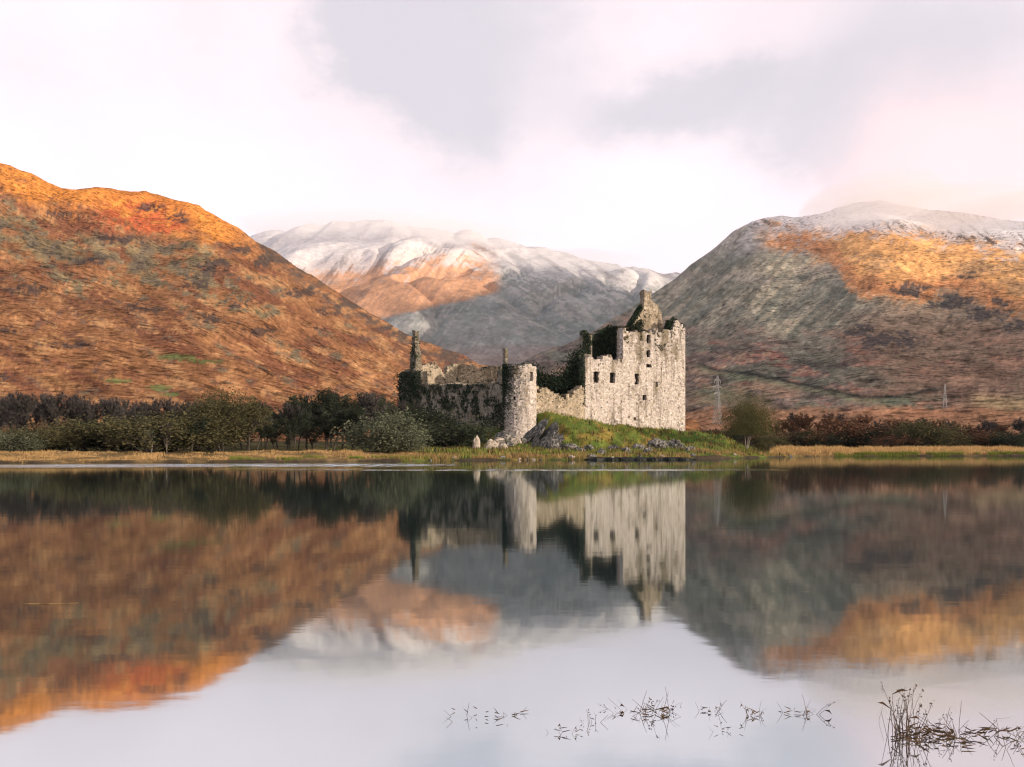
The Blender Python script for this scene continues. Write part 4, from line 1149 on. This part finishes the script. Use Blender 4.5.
blades('shore_grass', 22000, strip(-60, 425, 0.6, 12, -0.12, 3.0), lambda P, rr: np.clip(0.17 + 0.26 * fbm(P[:, 0] / 3, P[:, 1] / 6, 1.0, 3), 0.08, 1), 0.035, M_straw, 72)
blades('shore_grass', 9000, strip(380, 840, 0.5, 7, -0.1, 3.0), lambda P, rr: 0.40 + 0 * P[:, 0], 0.035, M_straw, 73)
blades('shore_grass', 6000, strip(230, 430, 0.4, 3, 0.0, 3.0), lambda P, rr: 0.30 + 0 * P[:, 0], 0.03, M_tuft, 77)
blades('shore_grass', 7000, strip(830, 1110, 0.3, 2.2, -0.3, 4.0), lambda P, rr: 0.55 + 0 * P[:, 0], 0.04, M_tuft, 78)
def knoll_place(rr, n):
    px = rr.uniform(420, 790, n * 3)
    y = rr.uniform(116, 172, n * 3)
    x = PX(px) * y
    a = (x - KX) * FX + (y - KY) * FY; b = (x - KX) * LX + (y - KY) * LY
    k = (y > shore_y(px) + 1) & ~((a > -0.5) & (b > -0.3))
    x, y = x[k][:n], y[k][:n]
    return np.stack([x, y, ground_z(x, y)], 1)
blades('knoll_grass', 30000, knoll_place, lambda P, rr: 0.30 + 0.35 * np.clip(fbm(P[:, 0] / 1.6, P[:, 1] / 2.2, 1.0, 3), -0.6, 1), 0.04, M_tuft, 74)
blades('knoll_grass', 7000, lambda rr, n: (lambda P: P[fbm(P[:, 0] / 2.5, P[:, 1] / 3.0, 9.0, 3) > 0.15])(knoll_place(rr, n)), lambda P, rr: 0.45 + 0 * P[:, 0], 0.04, M_straw, 75)
blades('dead_bracken', 15000, lambda rr, n: (lambda P: P[(fbm(P[:, 0] / 1.8, P[:, 1] / 2.2, 3.0, 3) > 0.28) & (P[:, 2] < 4.2)])(knoll_place(rr, n)), lambda P, rr: 0.55 + 0 * P[:, 0], 0.07, M_rust, 76)
blades('rough_grass', 9000, lambda rr, n: (lambda P: P[fbm(P[:, 0] / 1.5, P[:, 1] / 2.0, 13.0, 3) > 0.25])(knoll_place(rr, n)), lambda P, rr: 0.55 + 0 * P[:, 0], 0.06, M_dark, 79)

# ------------------------------------------------------------------ rocks and fallen masonry
def rock_mat(name, a, b, c):
    m, t = mat_new(name)
    co = t.n('ShaderNodeTexCoord').outputs['Object']
    n1 = t.noise(co, 1.6, 6, 0.65)
    n2 = t.noise(t.mapping(co, rot=(0, R(35), R(20)), scale=(4, 4, 0.8)), 1.0, 5, 0.65)
    cc = t.ramp(t.m('MULTIPLY_ADD', n1, 0.5, t.m('MULTIPLY', n2, 0.5)), [(0.42, a), (0.5, b), (0.58, c)])
    finish(t, cc, 0.95, t.m('ADD', n1, n2), 0.9, 0.12, 0.1)
    return m
M_rock = rock_mat('grey_schist', (0.035, 0.038, 0.035), (0.11, 0.11, 0.10), (0.32, 0.30, 0.28))
M_wet = rock_mat('wet_dark_rock', (0.010, 0.012, 0.012), (0.022, 0.024, 0.022), (0.06, 0.06, 0.055))
M_slab = rock_mat('pale_fallen_masonry', (0.20, 0.17, 0.14), (0.40, 0.35, 0.30), (0.52, 0.46, 0.40))
def boulder(name, label, px, y, size, seed, mat, rot=(0, 0, 0), sink=0.25, cat='rock', strata=0.0, sub=4, group=None):
    import bmesh
    bm = bmesh.new()
    bmesh.ops.create_icosphere(bm, subdivisions=sub, radius=1.0)
    rr = np.random.RandomState(seed)
    planes = rr.normal(0, 1, (9, 3)); planes /= np.linalg.norm(planes, axis=1)[:, None]
    P = np.array([v.co[:] for v in bm.verts])
    for k in range(9):
        d = P @ planes[k]
        lim = rr.uniform(0.62, 0.9)
        P = P - np.clip(d - lim, 0, None)[:, None] * planes[k][None, :] * 0.9
    P = P * (1 + 0.13 * fbm(P[:, 0] * 2 + seed, P[:, 1] * 2, P[:, 2] * 2, 4, 0.6))[:, None]
    if strata:
        q = P[:, 0] * 0.75 + P[:, 2] * 0.35
        P = P * (1 + strata * (np.round(q * 7) / 7 - q) * 1.6 + strata * 0.5 * perlin(q * 9, seed, 0))[:, None]
    P = P * np.array(size)
    for v, p in zip(bm.verts, P): v.co = p
    me = bpy.data.meshes.new(name)
    bm.to_mesh(me); bm.free()
    me.materials.append(mat)
    o = bpy.data.objects.new(name, me)
    COL.objects.link(o)
    x = float(PX(px)) * y
    o.location = (x, y, float(ground_z(x, y)) + size[2] * (1 - 2 * sink) * 0.5)
    o.rotation_euler = rot
    return tag(o, label, cat, group)
slabs = [(526, 151.5, (0.5, 1.3, 1.3), 'short rock slab leaning just below the lit foot of the round tower'), (531, 151, (0.5, 1.4, 1.9), 'narrow leaning rock slab, westmost of the tall slanted ribs'), (537, 150.5, (0.6, 1.5, 2.3), 'dark leaning rock rib in the middle of the slanted outcrop'),
         (543, 150, (0.55, 1.6, 2.5), 'tallest slanted rock rib below the low curtain wall'), (549, 148.5, (0.7, 1.5, 2.0), 'pale-edged leaning rock rib, eastmost of the slanted outcrop'), (541, 146, (0.6, 1.2, 1.3), 'lower grey slab in front of the slanted rock ribs'),
         (533, 146.5, (0.5, 1.1, 1.0), 'small dark slab in front of the slanted rock ribs'), (555, 144.5, (0.55, 1.2, 1.4), 'leaning rock slab half buried in the orange grass')]
for k, (px, y, sz, l) in enumerate(slabs):
    boulder('rock_rib', l, px, y, (sz[0] * 0.72, sz[1] * 1.1, sz[2] * 1.25), 80 + k, M_rock, (0.15 - 0.05 * (k % 3), 0.55 + 0.1 * (k % 2), 0.35), 0.30, strata=0.5)
boulder('rock_outcrop', 'pale-streaked rock face just above the water under the outcrop', 553, 138.5, (1.2, 1.0, 1.4), 3, M_rock, (0.0, 0.2, 0.2), 0.4, strata=0.4)
boulder('rock_outcrop', 'dark blue-grey rock face in the bank beneath the keep', 661, 146, (2.3, 1.4, 1.4), 4, M_rock, (0, 0.2, 0.2), 0.4, strata=0.35)
boulder('rock_outcrop', 'pale sloping rock at the end of the bank beneath the keep corner', 679, 142, (1.6, 1.1, 1.0), 5, M_rock, (0, 0.5, 0.1), 0.4, strata=0.4)
boulder('masonry_block', 'tall upright slab of fallen masonry standing in the green bank', 476.5, 139, (0.50, 0.42, 1.45), 6, M_slab, (0, 0.06, 0.3), 0.18, 'masonry block')
boulder('masonry_block', 'leaning pale wedge of fallen masonry beside the round tower', 491, 142, (0.95, 0.7, 1.25), 7, M_slab, (0.1, 0.45, 0.2), 0.2, 'masonry block')
rub = [(499, 143.5, 0.75, 'broad grey rubble block heaped against the round tower, lowest beside the wedge'), (505, 145, 0.95, 'largest rubble block at the foot of the round tower'), (511, 146, 0.70, 'jagged rubble block under the middle of the round tower'),
       (503, 139, 0.50, 'small pale rubble block low on the bank below the wedge'), (509, 140, 0.55, 'small flat rubble block low on the bank below the round tower'), (496, 138, 0.42, 'smallest rubble block in front of the pale wedge'),
       (515, 142, 0.60, 'grey rubble block between the round tower and the rock rib'), (522, 143, 0.55, 'rounded rubble block below the lit side of the round tower')]
for k, (px, y, s_, l) in enumerate(rub):
    boulder('rubble_block', l, px, y + 4.5, (s_ * 1.6, s_ * 1.5, s_ * 1.35), 20 + k, M_rock if k % 3 else M_slab, (0.2 * k, 0.3 * k, k), 0.3, 'masonry block', sub=3, group='rubble below the round tower')
sh = [(502, 0.28), (519, 0.22), (527, 0.3), (533, 0.25), (541, 0.24), (572, 0.35), (592, 0.45), (612, 0.22), (640, 0.3), (662, 0.28), (692, 0.4), (735, 0.25), (790, 0.3), (455, 0.25), (430, 0.2)]
for k, (px, s_) in enumerate(sh):
    boulder('shore_stone', 'small grey stone at the water edge of the knoll, %s from the left' % ORD[k if px not in () else 0], px, float(shore_y(px)) + 1.2, (s_ * 1.5, s_, s_ * 0.8), 50 + k, M_slab if k % 2 else M_rock, (0, 0, k), 0.2, 'stone', sub=2, group='stones at the water edge')
bank = [(571, 138, 0.8, 'pale rock showing in the orange grass under the curtain wall'), (580, 134, 0.55, 'small rock low in the bank under the join of curtain wall and keep'), (590, 137, 0.7, 'mossy grey rock in the bank under the first keep windows'),
        (601, 131, 0.6, 'light grey rock just above the west end of the dark ledge'), (613, 139, 0.75, 'dark rock in the green bank under the middle of the keep'), (625, 133, 0.55, 'small sunken rock above the middle of the dark ledge'),
        (637, 141, 0.8, 'grey rock in the bank west of the blue-grey rock face'), (648, 135, 0.6, 'low rock in front of the blue-grey rock face'), (690, 138, 0.6, 'rock at the foot of the bank past the keep corner')]
for k, (px, y, s_, l) in enumerate(bank):
    boulder('bank_rock', l, px, y, (s_ * 1.5, s_, s_ * 0.9), 120 + k, M_rock, (0.1 * k, 0.25, 0.5 * k), 0.32, strata=0.4, sub=3)
# a low dark ledge of rock at the water below the keep
def ledge():
    rr = np.random.RandomState(4)
    n = 70
    xs = np.linspace(PX(585) * 121.5, PX(692) * 125, n)
    V, F = [], []
    for i, x in enumerate(xs):
        e = min(1, min(i, n - 1 - i) / 6)
        yc = 121.6 + (x - xs[0]) * 0.10 + 0.25 * math.sin(i * 0.7)
        h = 0.10 + 0.16 * e + rr.normal(0, 0.02)
        wd = 0.5 + 1.1 * e
        for (a, b) in ((-1, -0.3), (-0.9, h * 0.7), (-0.6, h), (1.5, h + 0.02), (1.6, -0.3)):
            V.append((x - xs[0], yc + a * wd + rr.normal(0, 0.07) - 121.6, b + rr.normal(0, 0.015)))
    for i in range(n - 1):
        for k in range(4):
            a = i * 5 + k
            F.append((a, a + 5, a + 6, a + 1))
    F += [tuple(range(5)), tuple(reversed(range((n - 1) * 5, n * 5)))]
    o = mesh_obj('rock_ledge', V, F, M_wet)
    o.location = (xs[0], 121.6, 0)
    tag(o, 'long low dark rock ledge at the waterline beneath the keep', 'rock')
ledge()

# ------------------------------------------------------------------ power pylons
m_, t_ = mat_new('galvanised_steel')
finish(t_, t_.mix(t_.noise(t_.n('ShaderNodeTexCoord').outputs['Object'], 0.6), (0.32, 0.33, 0.33), (0.42, 0.42, 0.42)), 0.5, None, extra={'Metallic': 0.2})
M_steel = m_
def pylon(label, px, y, baserow, toprow, rz):
    x = float(PX(px)) * y
    z0 = row2z(baserow, y); H = row2z(toprow, y) - z0
    t = thing('power_pylon', label, 'pylon', (x, y, z0), rz)
    segs = []
    W = lambda k: H * (0.062 * (1 - k) ** 1.3 + 0.013)
    cor = [(-1, -1), (1, -1), (1, 1), (-1, 1)]
    n = 9
    r = 0.07 * H / 26
    for i in range(n):
        k0, k1 = i / n, (i + 1) / n
        for c in range(4):
            a, b = cor[c], cor[(c + 1) % 4]
            p0 = (a[0] * W(k0), a[1] * W(k0), k0 * H); p1 = (a[0] * W(k1), a[1] * W(k1), k1 * H)
            q0 = (b[0] * W(k0), b[1] * W(k0), k0 * H); q1 = (b[0] * W(k1), b[1] * W(k1), k1 * H)
            segs += [(p0, p1, r * 1.5, r * 1.5), (p0, q1, r, r), (q0, p1, r, r), (p1, q1, r, r)]
    V, F = tubes(segs, 4)
    mesh_obj('lattice_tower', V, F, M_steel, t)
    for kz, wd in ((0.62, 0.15), (0.76, 0.19), (0.90, 0.13)):
        segs = []
        for s_ in (-1, 1):
            e = (s_ * wd * H, 0, kz * H + 0.01 * H)
            for yy in (-1, 1):
                segs += [((s_ * W(kz), yy * W(kz), kz * H), e, r, r), ((s_ * W(kz), yy * W(kz), (kz + 0.045) * H), e, r, r)]
        V, F = tubes(segs, 4)
        arm = mesh_obj('cross_arm', V, F, M_steel, t)
        for s_ in (-1, 1):
            V, F = tubes([((s_ * wd * H, 0, kz * H), (s_ * wd * H, 0, (kz - 0.05) * H), r * 1.3, r * 1.3)], 5)
            mesh_obj('insulator', V, F, M_steel, arm)
pylon('pale steel lattice pylon between the keep and the lone oak', 717.5, 520, 424, 376, 0.9)
pylon('pale steel lattice pylon rising behind the eastern reed bed at the mountain foot', 945, 560, 424, 384, 1.1)

# ------------------------------------------------------------------ dead reeds in the shallows
def stem_mesh(pts_, r0, r1):
    segs = []
    for i in range(len(pts_) - 1):
        k0, k1 = i / (len(pts_) - 1), (i + 1) / (len(pts_) - 1)
        segs.append((pts_[i], pts_[i + 1], r0 + (r1 - r0) * k0, r0 + (r1 - r0) * k1))
    return tubes(segs, 4)
def reed_plant(label, px, row, seed, n, hgt, spread, lean=0.35, heads=0.4, bent=0.3, thick=1.0, name='reed_clump', leanx=0.0, bits=5):
    """a clump standing in the water at the distance its waterline has; each stem a part, its seed head a sub-part"""
    y = CAM_H * FPX / (row - HROW)
    x = float(PX(px)) * y
    rr = np.random.RandomState(seed)
    t = thing(name, label, 'reeds', (x, y, 0))
    n = int(n * 1.5)
    for i in range(n):
        b = np.array((rr.uniform(-1, 1) * spread, rr.uniform(-1, 1) * spread * 0.5, -0.06))
        h = hgt * rr.uniform(0.35, 1.0)
        d = np.array((rr.normal(leanx, lean), rr.normal(0, lean * 0.7), 1.0)); d /= np.linalg.norm(d)
        P = [b]
        m = 6
        kink = rr.randint(2, 5) if rr.rand() < bent else 99
        for k in range(m):
            if k == kink:
                s_ = 1 if rr.rand() < 0.6 else -1
                d = np.array((s_ * rr.uniform(0.6, 1.0), rr.normal(0, 0.3), rr.uniform(-0.75, 0.1))); d /= np.linalg.norm(d)
            d = d + rr.normal(0, 0.05, 3) + np.array((0.03 * np.sign(d[0]), 0, -0.02)); d /= np.linalg.norm(d)
            q = P[-1] + d * (h + 0.06) / m
            if k >= 3 and q[2] < -0.02: break
            P.append(q)
        r = 0.0013 * thick * rr.uniform(0.7, 1.4)
        V, F = stem_mesh(P, r, r * 0.5)
        st = mesh_obj('stem', V, F, M_reed, t)
        if rr.rand() < heads and kink == 99:
            e = P[-1]
            nn = 7
            C = e + d * rr.uniform(-0.035, 0.012, nn)[:, None] + rr.normal(0, 0.006, (nn, 3))
            V, F = leaf_faces(rr, C, 0.0052 * thick, 0.9)
            mesh_obj('seed_head', V, F, M_reed, st)
        elif rr.rand() < 0.28 and len(P) > 3:
            # a dead leaf blade hanging off the stem
            p = P[rr.randint(2, len(P))]
            dd = np.array((rr.choice([-1, 1]) * rr.uniform(0.5, 1), rr.normal(0, 0.4), rr.uniform(-0.5, 0.5))); dd /= np.linalg.norm(dd)
            L = hgt * rr.uniform(0.15, 0.35)
            wv = np.array((0, 0, 0.0013 * thick))
            V = [p - wv, p + wv, p + dd * L * 0.6 + wv * 0.8 + np.array((0, 0, 0.01)), p + dd * L + np.array((0, 0, -0.01)), p + dd * L * 0.6 - wv * 0.8]
            mesh_obj('leaf', V, [(0, 1, 2, 3, 4)], M_reed, st)
    for i in range(bits):
        # broken leaves lying on the water
        p = np.array((rr.normal(0, 0.6) * spread, rr.normal(0, 0.45) * spread, rr.uniform(0.003, 0.02)))
        a = rr.uniform(0, 6.28)
        dd = np.array((math.cos(a), 0.5 * math.sin(a), rr.uniform(-0.02, 0.45))); dd /= np.linalg.norm(dd)
        L = rr.uniform(0.02, 0.075) * thick
        wv = np.array((0.0, 0.3, 1.0)) * 0.0022 * thick
        V = [p - wv, p + wv, p + dd * L * 0.5 + wv * 1.2, p + dd * L, p + dd * L * 0.5 - wv]
        mesh_obj('leaf', V, [(0, 1, 2, 3, 4)], M_reed, t)
    return t
reed_plant('tall dense clump of dark dead reeds with brown seed heads, biggest in the shallows', 904, 737, 1, 22, 0.27, 0.07, 0.10, 0.6, 0.05, 1.1, bits=10)
reed_plant('tangled bent-over reeds lying beside the tall seed-headed clump', 932, 733, 2, 36, 0.16, 0.13, 0.65, 0.15, 0.65, 1.15, bits=22)
reed_plant('low matted dark reed bases in the water below the tangled reeds', 930, 740, 3, 26, 0.09, 0.16, 0.8, 0.05, 0.5, 1.2, bits=35)
reed_plant('broken reeds with one long stem leaning up to the right, at the eastern edge', 992, 733, 4, 18, 0.15, 0.13, 0.8, 0.1, 0.6, 1.2, bits=15)
reed_plant('thin pale bent reeds hooking over beside the tall clump', 876, 722, 5, 3, 0.10, 0.02, 0.25, 0.0, 0.9, 0.7, bits=0)
reed_plant('scattered short reeds at the very corner of the shallows', 1014, 745, 6, 12, 0.12, 0.11, 0.5, 0.2, 0.5, 1.0)
reed_plant('sparse broken reeds with a sharp V of two stems on the pale water', 485, 716, 7, 18, 0.09, 0.16, 1.1, 0.15, 0.4, 0.95, bits=13)
reed_plant('small star-like sprig of broken reeds on the pale water beside the V stems', 566, 734, 8, 10, 0.06, 0.05, 1.0, 0.1, 0.3, 0.8, bits=7)
reed_plant('two tiny reed tips standing alone between the sprig and the spiky patch', 593, 723, 9, 4, 0.075, 0.02, 0.25, 0.6, 0.2, 0.8, bits=1)
reed_plant('spiky patch of broken reeds with dark leaves in the middle of the pale water', 652, 713, 10, 26, 0.15, 0.14, 0.9, 0.3, 0.3, 1.0, bits=20)
reed_plant('thin upright reeds with a flat leaf east of the spiky patch', 710, 711, 11, 8, 0.09, 0.06, 0.35, 0.2, 0.4, 0.8)
reed_plant('pair of slender reeds on the blue reflection west of the round-headed reed', 754, 715, 12, 6, 0.10, 0.035, 0.3, 0.3, 0.4, 0.8)
reed_plant('slender reeds with one round seed head on the blue reflection', 797, 713, 13, 11, 0.13, 0.07, 0.35, 0.3, 0.4, 0.85)
reed_plant('tiny faint sprig of reeds low on the blue reflection', 728, 731, 14, 6, 0.05, 0.06, 0.8, 0.1, 0.5, 0.7)
# one pale straw floating far out on the dark reflection
o = mesh_obj('floating_straw', *(lambda vf: vf)(stem_mesh([(-0.25, 0.03, 0.003), (-0.17, 0.0, 0.005), (-0.08, 0.02, 0.004), (0.02, -0.02, 0.006), (0.12, 0.02, 0.004), (0.19, 0.01, 0.007), (0.25, 0.05, 0.003)], 0.004, 0.002)), M_straw)
o.location = (float(PX(48)) * 9.68, 9.68, 0)
tag(o, 'single pale straw floating on the dark reflection of the hill', 'straw')

# ------------------------------------------------------------------ the air
def air():
    m = bpy.data.materials.new('valley_air')
    m.use_nodes = True
    t = NT(m.node_tree)
    v = t.n('ShaderNodeVolumePrincipled', {'Color': (0.72, 0.86, 1.0, 1), 'Density': HAZE_DENSITY, 'Anisotropy': 0.15})
    o = t.n('ShaderNodeOutputMaterial')
    t.t.links.new(v.outputs[0], o.inputs['Volume'])
    x0, x1, y0, y1, z0, z1 = -5600, 5600, -2000, 9000, -4.0, 1700
    V = [(x, y, z) for z in (z0, z1) for y in (y0, y1) for x in (x0, x1)]
    F = [(0, 2, 3, 1), (4, 5, 7, 6), (0, 1, 5, 4), (1, 3, 7, 5), (3, 2, 6, 7), (2, 0, 4, 6)]
    stuff(mesh_obj('haze', V, F, m))
HAZE_DENSITY = 2.4e-5
air()

# cloud sitting on the summits
def mist(px, row, y, rx, ry, rz, density, seed):
    import bmesh
    bm = bmesh.new()
    bmesh.ops.create_icosphere(bm, subdivisions=4, radius=1.0)
    for v in bm.verts:
        k = 1 + 0.25 * float(fbm(v.co.x * 1.6 + seed, v.co.y * 1.6, v.co.z * 1.6, 3))
        v.co = (v.co.x * rx * k, v.co.y * ry * k, v.co.z * rz * k)
    me = bpy.data.meshes.new('mist')
    bm.to_mesh(me); bm.free()
    m = bpy.data.materials.new('summit_cloud')
    m.use_nodes = True
    t = NT(m.node_tree)
    v = t.n('ShaderNodeVolumePrincipled', {'Color': (0.98, 0.97, 0.98, 1), 'Density': density, 'Anisotropy': 0.0})
    o = t.n('ShaderNodeOutputMaterial')
    t.t.links.new(v.outputs[0], o.inputs['Volume'])
    me.materials.append(m)
    ob = bpy.data.objects.new('mist', me)
    COL.objects.link(ob)
    ob.location = (float(PX(px)) * y, y, row2z(row, y))
    stuff(ob)
mist(872, 203, 2450, 150, 260, 34, 0.0036, 1)
mist(940, 211, 2350, 240, 260, 24, 0.0032, 2)
mist(1010, 218, 2350, 200, 260, 24, 0.0032, 6)
mist(350, 226, 4800, 520, 320, 44, 0.0024, 4)
mist(450, 236, 4800, 420, 320, 36, 0.0022, 7)
mist(560, 262, 4700, 380, 300, 30, 0.0018, 5)
